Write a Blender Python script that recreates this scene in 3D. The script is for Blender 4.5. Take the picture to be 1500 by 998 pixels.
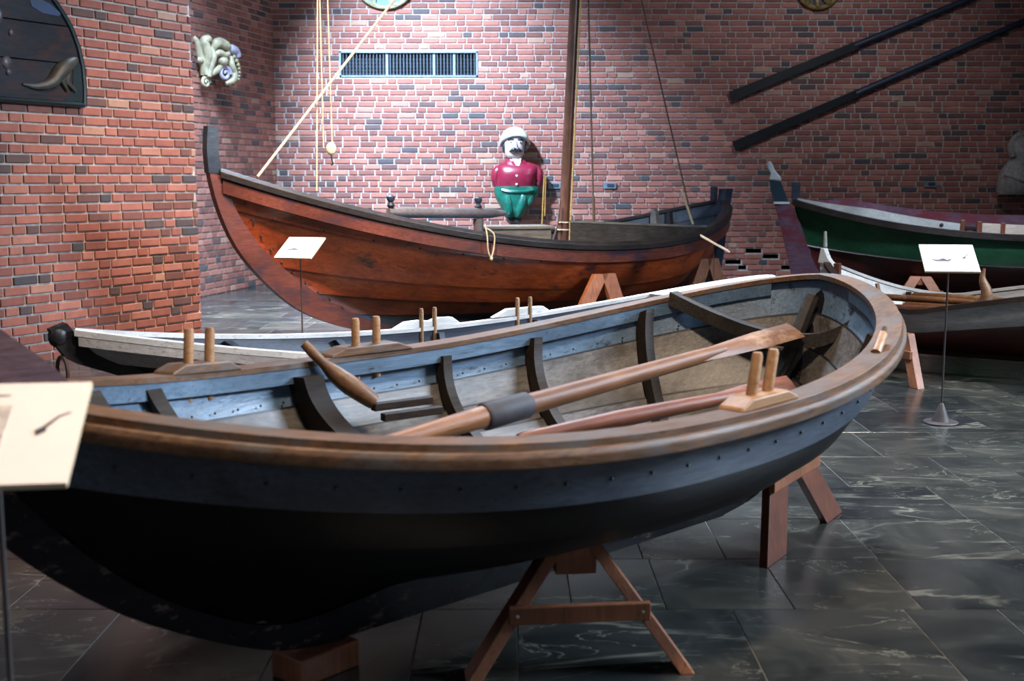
import bpy, bmesh, math, random
from mathutils import Vector, Matrix, Euler
PI = math.pi
for o in list(bpy.data.objects):
    bpy.data.objects.remove(o)
SC = bpy.context.scene
COL = SC.collection

# ------------------------------------------------------------------ camera, world, large lights, exposure
cd = bpy.data.cameras.new('camera'); cam = bpy.data.objects.new('camera', cd); COL.objects.link(cam)
cam.location = (0, 0, 1.5); cam.rotation_euler = (PI/2 - math.atan(240/1732.0), 0, 0)
cd.sensor_width = 36.0; cd.lens = 1732/1500*36.0; cd.clip_end = 60; cd.clip_start = 0.05
cd.dof.use_dof = True; cd.dof.focus_distance = 7.0; cd.dof.aperture_fstop = 3.2
SC.camera = cam
SC.view_settings.view_transform = 'Standard'
SC.view_settings.look = 'None'
SC.view_settings.exposure = 0.75
SC.view_settings.gamma = 1.0
SC.view_settings.use_curve_mapping = False
W = bpy.data.worlds.new('world'); SC.world = W; W.use_nodes = True
W.node_tree.nodes['Background'].inputs[0].default_value = (0.75, 0.80, 1.0, 1)
W.node_tree.nodes['Background'].inputs[1].default_value = 0.11

def aim(o, loc, tgt):
    o.location = loc
    o.rotation_euler = (Vector(tgt) - Vector(loc)).to_track_quat('-Z', 'Y').to_euler()
def area(name, loc, tgt, sx, sy, power, color, spread=180):
    l = bpy.data.lights.new(name, 'AREA'); l.shape = 'RECTANGLE'; l.size = sx; l.size_y = sy
    l.energy = power; l.color = color; l.spread = math.radians(spread)
    o = bpy.data.objects.new(name, l); COL.objects.link(o); aim(o, loc, tgt); return o
def spot(name, loc, tgt, ang, power, color, blend=0.6, r=0.08):
    l = bpy.data.lights.new(name, 'SPOT'); l.spot_size = math.radians(ang); l.spot_blend = blend
    l.energy = power; l.color = color; l.shadow_soft_size = r
    o = bpy.data.objects.new(name, l); COL.objects.link(o); aim(o, loc, tgt); return o
spot('cool_wall_spot', (-2.5, 13.0, 5.6), (-0.7, 17.0, 1.6), 64, 5000, (0.60, 0.75, 1.0), 1.0, 0.12)
area('skylight_alcove', (-2.3, 12.4, 5.9), (-2.3, 12.9, 0), 1.8, 1.8, 600, (0.52, 0.74, 1.0), 90)
area('window_daylight', (8.9, 5.2, 4.7), (0.0, 4.6, 0.7), 4.0, 1.8, 560, (0.66, 0.81, 1.0), 120)
area('skylight_over_boats', (0.6, 8.4, 5.9), (0.2, 6.4, 0), 2.4, 2.4, 260, (0.70, 0.82, 1.0), 70)
spot('warm_wall_spot', (-0.2, 7.4, 5.7), (-2.9, 10.9, 0.3), 46, 1600, (1.0, 0.66, 0.46), 1.0, 0.2)
spot('warm_boat_spot', (0.9, 2.2, 5.7), (0.3, 3.5, 0.7), 74, 800, (1.0, 0.78, 0.58), 0.9, 0.35)
spot('warm_red_boat_spot', (-1.4, 6.2, 5.7), (-0.7, 10.3, 0.9), 52, 2700, (1.0, 0.74, 0.52), 1.0, 0.2)
spot('right_boat_spot', (3.4, 5.6, 5.7), (3.0, 7.9, 0.3), 70, 650, (1.0, 0.94, 0.88), 1.0, 0.3)
spot('green_boat_fill_spot', (4.6, 9.0, 5.7), (5.0, 12.9, 0.9), 46, 1300, (0.95, 0.95, 1.0), 1.0, 0.2)  # unseen spot added to brighten the green boat
spot('cool_far_spot', (4.2, 12.2, 5.7), (3.8, 17.0, 1.6), 84, 260, (0.85, 0.88, 1.0), 1.0, 0.2)

# ------------------------------------------------------------------ materials
MATS = {}
def nodes(name):
    m = bpy.data.materials.new(name); m.use_nodes = True
    nt = m.node_tree
    return m, nt, nt.nodes['Principled BSDF']
def N(nt, t, **kw):
    n = nt.nodes.new(t)
    for k, v in kw.items():
        if k.startswith('i_'):
            n.inputs[k[2:].replace('_', ' ')].default_value = v
        else:
            setattr(n, k, v)
    return n
def rgb(c): return (c[0], c[1], c[2], 1)
def ramp(nt, fac, stops):
    r = nt.nodes.new('ShaderNodeValToRGB')
    el = r.color_ramp.elements
    while len(el) > 1: el.remove(el[-1])
    el[0].position = stops[0][0]; el[0].color = rgb(stops[0][1])
    for p, c in stops[1:]:
        e = el.new(p); e.color = rgb(c)
    nt.links.new(fac, r.inputs[0]); return r.outputs[0]
def mix(nt, fac, a, b, mode='MIX'):
    n = nt.nodes.new('ShaderNodeMix'); n.data_type = 'RGBA'; n.blend_type = mode
    for i, v in ((0, fac), (6, a), (7, b)):
        if hasattr(v, 'is_linked') or hasattr(v, 'links'): nt.links.new(v, n.inputs[i])
        elif isinstance(v, (int, float)): n.inputs[i].default_value = v
        else: n.inputs[i].default_value = rgb(v)
    return n.outputs[2]
def coords(nt, scale=(1, 1, 1), kind='Object', rnd=False):
    tc = nt.nodes.new('ShaderNodeTexCoord'); mp = nt.nodes.new('ShaderNodeMapping')
    mp.inputs['Scale'].default_value = scale
    nt.links.new(tc.outputs[kind], mp.inputs[0])
    if rnd:
        oi = nt.nodes.new('ShaderNodeObjectInfo'); vm = nt.nodes.new('ShaderNodeVectorMath'); vm.operation = 'SCALE'
        vm.inputs[0].default_value = (37.0, 61.0, 23.0); nt.links.new(oi.outputs['Random'], vm.inputs['Scale'])
        nt.links.new(vm.outputs[0], mp.inputs['Location'])
    return mp.outputs[0]
def noise(nt, vec, scale, detail=5, rough=0.6, dist=0.0):
    n = nt.nodes.new('ShaderNodeTexNoise')
    n.inputs['Scale'].default_value = scale; n.inputs['Detail'].default_value = detail
    n.inputs['Roughness'].default_value = rough; n.inputs['Distortion'].default_value = dist
    nt.links.new(vec, n.inputs['Vector']); return n.outputs[0]
def bump(nt, b, h, strength, dist=0.01):
    n = nt.nodes.new('ShaderNodeBump'); n.inputs['Strength'].default_value = strength
    n.inputs['Distance'].default_value = dist
    nt.links.new(h, n.inputs['Height']); nt.links.new(n.outputs[0], b.inputs['Normal'])

def mat_wood(name, c_dark, c_light, rough=0.55, grain=9.0, stretch=(1, 7, 7), patch=None, patch_lo=0.56, patch_hi=0.62, patch_scale=2.2, rnd=True, spec=0.4, bs=0.35):
    """long grained timber; patch = colour of worn or stained spots"""
    m, nt, b = nodes(name)
    v = coords(nt, stretch, rnd=rnd)
    g = noise(nt, v, grain, 6, 0.65, 0.3)
    c = ramp(nt, g, [(0.28, c_dark), (0.72, c_light)])
    sx = min(stretch); v3 = coords(nt, tuple((0.5 if q == sx else 2.2)*q for q in stretch), rnd=rnd)
    st = noise(nt, v3, 7.0, 4, 0.6, 0.2)
    c = mix(nt, ramp(nt, st, [(0.56, (0, 0, 0)), (0.70, (0.75, 0.75, 0.75))]), c, tuple(x*0.35 for x in c_dark))
    v2 = coords(nt, (1, 2.2, 2.2), rnd=rnd)
    big = noise(nt, v2, 1.6, 4)
    c = mix(nt, ramp(nt, big, [(0.35, (0, 0, 0)), (0.75, (1, 1, 1))]), c, tuple(x*0.55 for x in c_dark))
    if patch:
        pn = noise(nt, v2, patch_scale, 8, 0.72)
        c = mix(nt, ramp(nt, pn, [(patch_lo, (0, 0, 0)), (patch_hi, (1, 1, 1))]), c, patch)
    nt.links.new(c, b.inputs['Base Color'])
    b.inputs['Roughness'].default_value = rough
    b.inputs['Specular IOR Level'].default_value = spec
    bump(nt, b, g, bs, 0.004)
    MATS[name] = m; return m
def mat_plain(name, c, rough=0.5, metal=0.0, var=0.15, scale=12, spec=0.5, bs=0.0, c2=None):
    m, nt, b = nodes(name)
    v = coords(nt, (1, 1, 1))
    n = noise(nt, v, scale, 5)
    lo = c2 if c2 else tuple(x*(1-var) for x in c); hi = tuple(min(1, x*(1+var)) for x in c)
    nt.links.new(ramp(nt, n, [(0.35, lo), (0.65, hi)]), b.inputs['Base Color'])
    b.inputs['Roughness'].default_value = rough; b.inputs['Metallic'].default_value = metal
    b.inputs['Specular IOR Level'].default_value = spec
    if bs: bump(nt, b, n, bs, 0.005)
    MATS[name] = m; return m
BR = [(0.0, (0.060, 0.062, 0.070)), (0.04, (0.095, 0.068, 0.066)), (0.12, (0.17, 0.072, 0.058)), (0.25, (0.25, 0.092, 0.070)),
      (0.55, (0.31, 0.115, 0.083)), (0.85, (0.37, 0.145, 0.106)), (0.97, (0.42, 0.19, 0.14)), (1.0, (0.40, 0.26, 0.18))]
def mat_brick(name, attr):
    m, nt, b = nodes(name)
    if attr:
        a = N(nt, 'ShaderNodeAttribute', attribute_name='brick_tone'); f = a.outputs['Fac']
    else:
        f = nt.nodes.new('ShaderNodeObjectInfo').outputs['Random']
    c = ramp(nt, f, BR)
    g = nt.nodes.new('ShaderNodeNewGeometry')
    n = noise(nt, g.outputs['Position'], 9.0, 6, 0.7)
    c = mix(nt, 0.55, c, ramp(nt, n, [(0.3, (0.45, 0.43, 0.46)), (0.7, (1.0, 0.98, 0.97))]), 'MULTIPLY')
    nt.links.new(c, b.inputs['Base Color'])
    b.inputs['Roughness'].default_value = 0.75
    n2 = noise(nt, g.outputs['Position'], 60.0, 4, 0.7)
    bump(nt, b, n2, 0.35, 0.004)
    MATS[name] = m
mat_brick('brick_joined', True); mat_brick('brick', False)
mat_plain('mortar', (0.40, 0.37, 0.345), 0.9, var=0.25, scale=14, bs=0.4)
mat_plain('cavity_shade', (0.020, 0.016, 0.014), 0.9)  # near black, paints the shade inside the wall recesses
mat_plain('plaster', (0.30, 0.30, 0.31), 0.9)
def mat_slate(name):
    m, nt, b = nodes(name)
    v = coords(nt, (1, 1, 1), rnd=True)
    n = noise(nt, v, 1.9, 7, 0.62, 1.2)
    c = ramp(nt, n, [(0.25, (0.010, 0.012, 0.013)), (0.42, (0.022, 0.024, 0.024)), (0.58, (0.038, 0.039, 0.036)), (0.78, (0.085, 0.080, 0.066))])
    oi = nt.nodes.new('ShaderNodeObjectInfo')
    c = mix(nt, 0.75, c, ramp(nt, oi.outputs['Random'], [(0.0, (0.45, 0.5, 0.55)), (0.4, (0.9, 0.95, 0.95)), (0.75, (1.1, 1.05, 0.9)), (1.0, (1.45, 1.35, 1.15))]), 'MULTIPLY')
    vv = nt.nodes.new('ShaderNodeMapping'); vv.inputs['Rotation'].default_value = (0, 0, 1.0); vv.inputs['Scale'].default_value = (0.5, 1.5, 1)
    nt.links.new(v, vv.inputs[0])
    r1_ = noise(nt, vv.outputs[0], 1.1, 5, 0.55, 0.9)
    va = ramp(nt, r1_, [(0.486, (0, 0, 0)), (0.5, (0.5, 0.5, 0.5)), (0.514, (0, 0, 0))])
    r2_ = noise(nt, vv.outputs[0], 2.7, 6, 0.6, 1.4)
    vb = ramp(nt, r2_, [(0.492, (0, 0, 0)), (0.5, (0.45, 0.45, 0.45)), (0.508, (0, 0, 0))])
    vf = mix(nt, 1.0, va, vb, 'LIGHTEN')
    n3 = noise(nt, v, 1.7, 4)
    vf = mix(nt, 1.0, vf, ramp(nt, n3, [(0.42, (0, 0, 0)), (0.60, (1, 1, 1))]), 'MULTIPLY')
    c = mix(nt, vf, c, (0.30, 0.29, 0.22))
    nt.links.new(c, b.inputs['Base Color'])
    nt.links.new(ramp(nt, n, [(0.2, (0.13, 0.13, 0.13)), (0.8, (0.30, 0.30, 0.30))]), b.inputs['Roughness'])
    b.inputs['Specular IOR Level'].default_value = 0.5
    bump(nt, b, n, 0.12, 0.006)
    MATS[name] = m
mat_slate('slate')
mat_plain('slate_joint', (0.16, 0.155, 0.14), 0.7)
# boat timbers
mat_wood('grey_blue_paint', (0.040, 0.054, 0.076), (0.10, 0.125, 0.165), 0.42, patch=(0.018, 0.017, 0.016), patch_lo=0.60, patch_hi=0.68)
mat_wood('tar_black', (0.004, 0.004, 0.005), (0.009, 0.009, 0.011), 0.40, patch=(0.030, 0.020, 0.018), patch_lo=0.66, patch_hi=0.72, patch_scale=3.0, spec=0.15)
mat_wood('blue_paint_sheen', (0.075, 0.13, 0.20), (0.17, 0.27, 0.39), 0.34, patch=(0.020, 0.022, 0.026), patch_lo=0.60, patch_hi=0.66, patch_scale=6.0, spec=0.7)  # blue paint, brightened to carry the cool highlight on the inner planking
mat_wood('grey_inner', (0.080, 0.074, 0.068), (0.22, 0.200, 0.178), 0.45, patch=(0.040, 0.030, 0.022), patch_lo=0.50, patch_hi=0.66, patch_scale=3.2, spec=0.5)
mat_wood('rail_brown', (0.080, 0.036, 0.015), (0.27, 0.140, 0.066), 0.52, patch=(0.11, 0.095, 0.085), patch_lo=0.50, patch_hi=0.62)
mat_wood('frame_dark', (0.014, 0.009, 0.006), (0.042, 0.028, 0.019), 0.55, spec=0.15)
mat_wood('frame_grey', (0.026, 0.022, 0.019), (0.080, 0.068, 0.058), 0.55, spec=0.2)
mat_wood('purple_brown', (0.09, 0.050, 0.058), (0.18, 0.11, 0.12), 0.5)
mat_wood('keel_scraped', (0.007, 0.006, 0.008), (0.016, 0.015, 0.020), 0.5, patch=(0.12, 0.080, 0.070), patch_lo=0.58, patch_hi=0.63, patch_scale=11, spec=0.15)
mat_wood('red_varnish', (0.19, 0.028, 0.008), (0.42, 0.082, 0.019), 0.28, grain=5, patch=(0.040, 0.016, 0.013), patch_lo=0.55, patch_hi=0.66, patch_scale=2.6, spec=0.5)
mat_wood('red_varnish_shaded', (0.085, 0.020, 0.010), (0.20, 0.048, 0.020), 0.30, grain=5, patch=(0.02, 0.012, 0.012), patch_lo=0.56, patch_hi=0.66)
mat_wood('purple_red', (0.075, 0.022, 0.016), (0.17, 0.050, 0.034), 0.34, patch=(0.03, 0.018, 0.030), patch_lo=0.52, patch_hi=0.64)
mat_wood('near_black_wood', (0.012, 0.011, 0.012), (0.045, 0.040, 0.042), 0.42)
mat_wood('blue_black_wood', (0.012, 0.020, 0.036), (0.040, 0.062, 0.10), 0.42)
mat_wood('blue_inside', (0.030, 0.050, 0.085), (0.075, 0.11, 0.17), 0.42)
mat_wood('white_paint', (0.42, 0.38, 0.36), (0.66, 0.62, 0.58), 0.45, patch=(0.30, 0.27, 0.25), patch_lo=0.62, patch_hi=0.70, patch_scale=5)
mat_wood('white_rail', (0.66, 0.63, 0.59), (0.86, 0.83, 0.78), 0.45)
mat_wood('grey_white_paint', (0.26, 0.26, 0.26), (0.42, 0.42, 0.41), 0.45)
mat_wood('boat2_inner', (0.025, 0.030, 0.045), (0.062, 0.070, 0.095), 0.45)
mat_wood('dark_brown_hull', (0.020, 0.012, 0.010), (0.055, 0.034, 0.026), 0.45)
mat_wood('green_paint', (0.010, 0.070, 0.036), (0.024, 0.13, 0.068), 0.40)
mat_wood('maroon_hull', (0.045, 0.010, 0.010), (0.095, 0.020, 0.018), 0.40)
mat_wood('purple_paint', (0.075, 0.045, 0.085), (0.16, 0.10, 0.15), 0.42, patch=(0.10, 0.022, 0.035), patch_lo=0.48, patch_hi=0.58)
mat_wood('blue_stem_paint', (0.010, 0.032, 0.055), (0.022, 0.062, 0.095), 0.4)
mat_wood('pale_blue_white', (0.42, 0.50, 0.54), (0.60, 0.68, 0.72), 0.4)
mat_wood('trestle_wood', (0.22, 0.080, 0.038), (0.42, 0.17, 0.082), 0.42, grain=6, stretch=(7, 7, 1))
mat_wood('trestle_dark', (0.10, 0.032, 0.018), (0.20, 0.066, 0.034), 0.42, grain=6, stretch=(7, 7, 1))
mat_wood('peg_wood', (0.34, 0.18, 0.085), (0.55, 0.33, 0.17), 0.45, grain=7)
mat_wood('oar_wood', (0.16, 0.060, 0.020), (0.36, 0.155, 0.056), 0.52, grain=6, stretch=(1, 9, 9), patch=(0.36, 0.22, 0.13), patch_lo=0.55, patch_hi=0.66)
mat_wood('oar_red', (0.15, 0.042, 0.018), (0.31, 0.105, 0.046), 0.45, grain=6, stretch=(1, 9, 9), patch=(0.42, 0.33, 0.28), patch_lo=0.66, patch_hi=0.70, patch_scale=5)
mat_wood('black_oar', (0.004, 0.005, 0.007), (0.012, 0.015, 0.020), 0.35)
mat_wood('branch_wood', (0.15, 0.072, 0.034), (0.30, 0.16, 0.082), 0.45)
mat_wood('mast_wood', (0.095, 0.040, 0.026), (0.19, 0.092, 0.062), 0.42, stretch=(7, 7, 1))
mat_wood('spar_grey', (0.085, 0.080, 0.090), (0.19, 0.18, 0.19), 0.5)
mat_wood('chest_grey', (0.10, 0.092, 0.080), (0.24, 0.22, 0.19), 0.5, patch=(0.05, 0.10, 0.17), patch_lo=0.62, patch_hi=0.66)
mat_plain('leather', (0.030, 0.028, 0.034), 0.65, var=0.4)
mat_plain('rope_pale', (0.50, 0.43, 0.31), 0.9, scale=60, var=0.3)
mat_plain('rope_brown', (0.10, 0.065, 0.045), 0.9, scale=60, var=0.3)
mat_plain('rope_yellow', (0.42, 0.30, 0.10), 0.9, scale=60, var=0.3)
mat_plain('iron', (0.035, 0.030, 0.028), 0.5, metal=0.7, var=0.3)
mat_plain('rusty_iron', (0.085, 0.048, 0.032), 0.7, metal=0.3, var=0.4, scale=25)
mat_plain('stand_iron', (0.060, 0.050, 0.048), 0.55, metal=0.4)
mat_plain('sign_cream', (0.93, 0.83, 0.75), 0.6, var=0.02)
mat_plain('sign_edge', (0.62, 0.50, 0.34), 0.6, var=0.05)
mat_plain('print_grey', (0.35, 0.32, 0.30), 0.7, var=0.5, scale=60)
mat_plain('print_pale', (0.60, 0.53, 0.47), 0.7, var=0.2, scale=40)
mat_plain('print_black', (0.05, 0.05, 0.06), 0.7)
mat_plain('screw_steel', (0.55, 0.55, 0.53), 0.3, metal=0.9)
mat_plain('nail_black', (0.015, 0.013, 0.014), 0.5)
mat_plain('vent_metal', (0.16, 0.22, 0.28), 0.45, metal=0.3)
mat_plain('vent_bar', (0.030, 0.050, 0.070), 0.45, metal=0.3)
mat_plain('vent_dark', (0.006, 0.008, 0.010), 0.8)
mat_plain('fig_skin', (0.52, 0.46, 0.42), 0.40, var=0.06)
mat_plain('fig_cap', (0.56, 0.62, 0.56), 0.40, var=0.10)
mat_plain('fig_black', (0.012, 0.022, 0.028), 0.35)
mat_plain('fig_shirt', (0.19, 0.012, 0.034), 0.30, var=0.15, spec=0.7)
mat_plain('fig_green', (0.005, 0.095, 0.066), 0.28, var=0.25, spec=0.7)
mat_plain('fig_white', (0.75, 0.73, 0.70), 0.4)
mat_plain('carving_cream', (0.40, 0.35, 0.23), 0.5, var=0.35, scale=9, bs=0.3)
mat_plain('carving_lilac', (0.42, 0.40, 0.50), 0.45, var=0.2, scale=9)
mat_plain('carving_gold', (0.25, 0.16, 0.05), 0.5)
mat_wood('stone_grey_wood', (0.24, 0.24, 0.225), (0.48, 0.48, 0.43), 0.75, grain=5, stretch=(3, 3, 1.2), patch=(0.12, 0.075, 0.04), patch_lo=0.60, patch_hi=0.70, patch_scale=3, bs=0.8)
mat_plain('medal_blue', (0.035, 0.16, 0.34), 0.4, var=0.3)
mat_plain('medal_leaf', (0.34, 0.36, 0.22), 0.45, var=0.3)
mat_plain('medal_gold', (0.22, 0.15, 0.045), 0.45, var=0.3)
mat_plain('medal_navy', (0.012, 0.025, 0.045), 0.4)
mat_wood('board_dark', (0.008, 0.012, 0.020), (0.030, 0.026, 0.030), 0.35, stretch=(1, 5, 5), patch=(0.045, 0.018, 0.014), patch_lo=0.52, patch_hi=0.66, patch_scale=3.5)
mat_wood('board_teal', (0.003, 0.014, 0.018), (0.008, 0.028, 0.032), 0.45)
mat_plain('board_blue', (0.016, 0.036, 0.11), 0.5, var=0.4, c2=(0.03, 0.05, 0.08))
mat_plain('board_creature', (0.034, 0.036, 0.028), 0.5, var=0.4)
mat_plain('board_pale', (0.085, 0.07, 0.08), 0.4, var=0.4)
mat_plain('block_wood_pale', (0.62, 0.52, 0.38), 0.5)

# ------------------------------------------------------------------ mesh helpers
class MB:
    def __init__(s): s.v = []; s.f = []; s.m = []; s.sm = False
    def add(s, vs, fs, mi=0):
        o = len(s.v); s.v += [tuple(v) for v in vs]
        for f in fs: s.f.append(tuple(i+o for i in f)); s.m.append(mi)
    def box(s, c, size, mat=None, mi=0):
        x, y, z = (k/2 for k in size)
        vs = [Vector((sx*x, sy*y, sz*z)) for sx in (-1, 1) for sy in (-1, 1) for sz in (-1, 1)]
        if mat is not None: vs = [mat @ v for v in vs]
        c = Vector(c); s.hexa([v+c for v in vs], mi)
    def hexa(s, vs, mi=0):
        s.add(vs, [(0, 1, 3, 2), (4, 6, 7, 5), (0, 4, 5, 1), (2, 3, 7, 6), (0, 2, 6, 4), (1, 5, 7, 3)], mi)
    def grid(s, rows, mi=0, close=False, caps=False):
        n = len(rows); k = len(rows[0]); vs = [p for r in rows for p in r]; fs = []
        for i in range(n-1):
            for j in range(k if close else k-1):
                j2 = (j+1) % k
                fs.append((i*k+j, i*k+j2, (i+1)*k+j2, (i+1)*k+j))
        if caps and close:
            fs.append(tuple(range(k-1, -1, -1))); fs.append(tuple((n-1)*k+j for j in range(k)))
        s.add(vs, fs, mi)
    def tube(s, pts, r, n=8, mi=0, caps=True):
        pts = [Vector(p) for p in pts]
        rr = r if isinstance(r, (list, tuple)) else [r]*len(pts)
        if len(rr) != len(pts):
            m = len(rr); q = len(pts)-1
            rr = [rr[int(i*(m-1)/q)]+(rr[min(m-1, int(i*(m-1)/q)+1)]-rr[int(i*(m-1)/q)])*(i*(m-1)/q % 1.0) for i in range(q+1)]
        rows = []; up = None
        for i, p in enumerate(pts):
            t = (pts[min(i+1, len(pts)-1)] - pts[max(i-1, 0)])
            if t.length < 1e-9: t = Vector((0, 0, 1))
            t.normalize()
            if up is None:
                up = Vector((0, 0, 1)) if abs(t.z) < 0.9 else Vector((1, 0, 0))
            a = t.cross(up); a.normalize(); up = a.cross(t); up.normalize()
            rows.append([p + (a*math.cos(q) + up*math.sin(q))*rr[i] for q in (2*PI*j/n for j in range(n))])
        s.grid(rows, mi, True, caps)
    def prism(s, poly, y0, y1, axis='y', mi=0):
        """extrude a 2D outline (a,b)"""
        n = len(poly)
        def P(a, b, y): return (a, y, b) if axis == 'y' else ((a, b, y) if axis == 'z' else (y, a, b))
        vs = [P(a, b, y0) for a, b in poly] + [P(a, b, y1) for a, b in poly]
        fs = [tuple(range(n)), tuple(range(2*n-1, n-1, -1))] + [(i, i+n, (i+1) % n+n, (i+1) % n) for i in range(n)]
        s.add(vs, fs, mi)
    def lathe(s, prof, c=(0, 0, 0), n=16, mi=0):
        c = Vector(c)
        rows = [[c+Vector((r*math.cos(2*PI*j/n), r*math.sin(2*PI*j/n), z)) for j in range(n)] for r, z in prof]
        s.grid(rows, mi, True, True)
    def ball(s, c, r, n=12, mi=0, mat=None):
        r = r if isinstance(r, (tuple, list)) else (r, r, r); c = Vector(c); m = max(4, n//2+1); rows = []
        for i in range(m+1):
            a = PI*(0.02+0.96*i/m)-PI/2
            row = [Vector((math.cos(a)*math.cos(2*PI*j/n)*r[0], math.cos(a)*math.sin(2*PI*j/n)*r[1], math.sin(a)*r[2])) for j in range(n)]
            rows.append([(mat @ p if mat is not None else p)+c for p in row])
        s.grid(rows, mi, True, True)
def obj(name, mb, mats, parent=None, smooth=False, bevel=0.0):
    me = bpy.data.meshes.new(name); me.from_pydata(mb.v, [], mb.f)
    if not isinstance(mats, (list, tuple)): mats = [mats]
    for m in mats: me.materials.append(MATS[m])
    for p, mi in zip(me.polygons, mb.m): p.material_index = mi
    bm = bmesh.new(); bm.from_mesh(me); bmesh.ops.recalc_face_normals(bm, faces=bm.faces); bm.to_mesh(me); bm.free()
    if smooth:
        for p in me.polygons: p.use_smooth = True
        try: me.set_sharp_from_angle(angle=math.radians(42))
        except Exception: pass
    o = bpy.data.objects.new(name, me); COL.objects.link(o)
    if parent is not None: o.parent = parent
    if bevel:
        b = o.modifiers.new('bevel', 'BEVEL'); b.width = bevel; b.segments = 2; b.limit_method = 'ANGLE'
    return o
def tag(o, label, cat, group=None):
    o['label'] = label; o['category'] = cat
    if group: o['group'] = group
    return o
def empty(name, loc, rz=0.0, label=None, cat=None, group=None):
    o = bpy.data.objects.new(name, None); COL.objects.link(o); o.location = loc; o.rotation_euler = (0, 0, rz)
    o.empty_display_size = 0.1
    if label: tag(o, label, cat, group)
    return o
def pole(mb, a, b, r0, r1=None, n=10, mi=0): mb.tube([a, b], [r0, r1 if r1 is not None else r0], n, mi)
def rotm(d, up=(0, 0, 1)):
    """matrix whose x axis is d"""
    x = Vector(d).normalized(); z = Vector(up); y = z.cross(x)
    if y.length < 1e-6: y = Vector((0, 1, 0))
    y.normalize(); z = x.cross(y)
    return Matrix((x, y, z)).transposed()
def camproj(p):
    t = math.atan(240/1732.0); c, s = math.cos(t), math.sin(t)
    d = p[1]*c-(p[2]-1.5)*s
    if d < 0.3: return None
    return 750+1732*p[0]/d, 499-1732*(p[1]*s+(p[2]-1.5)*c)/d, d

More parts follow.
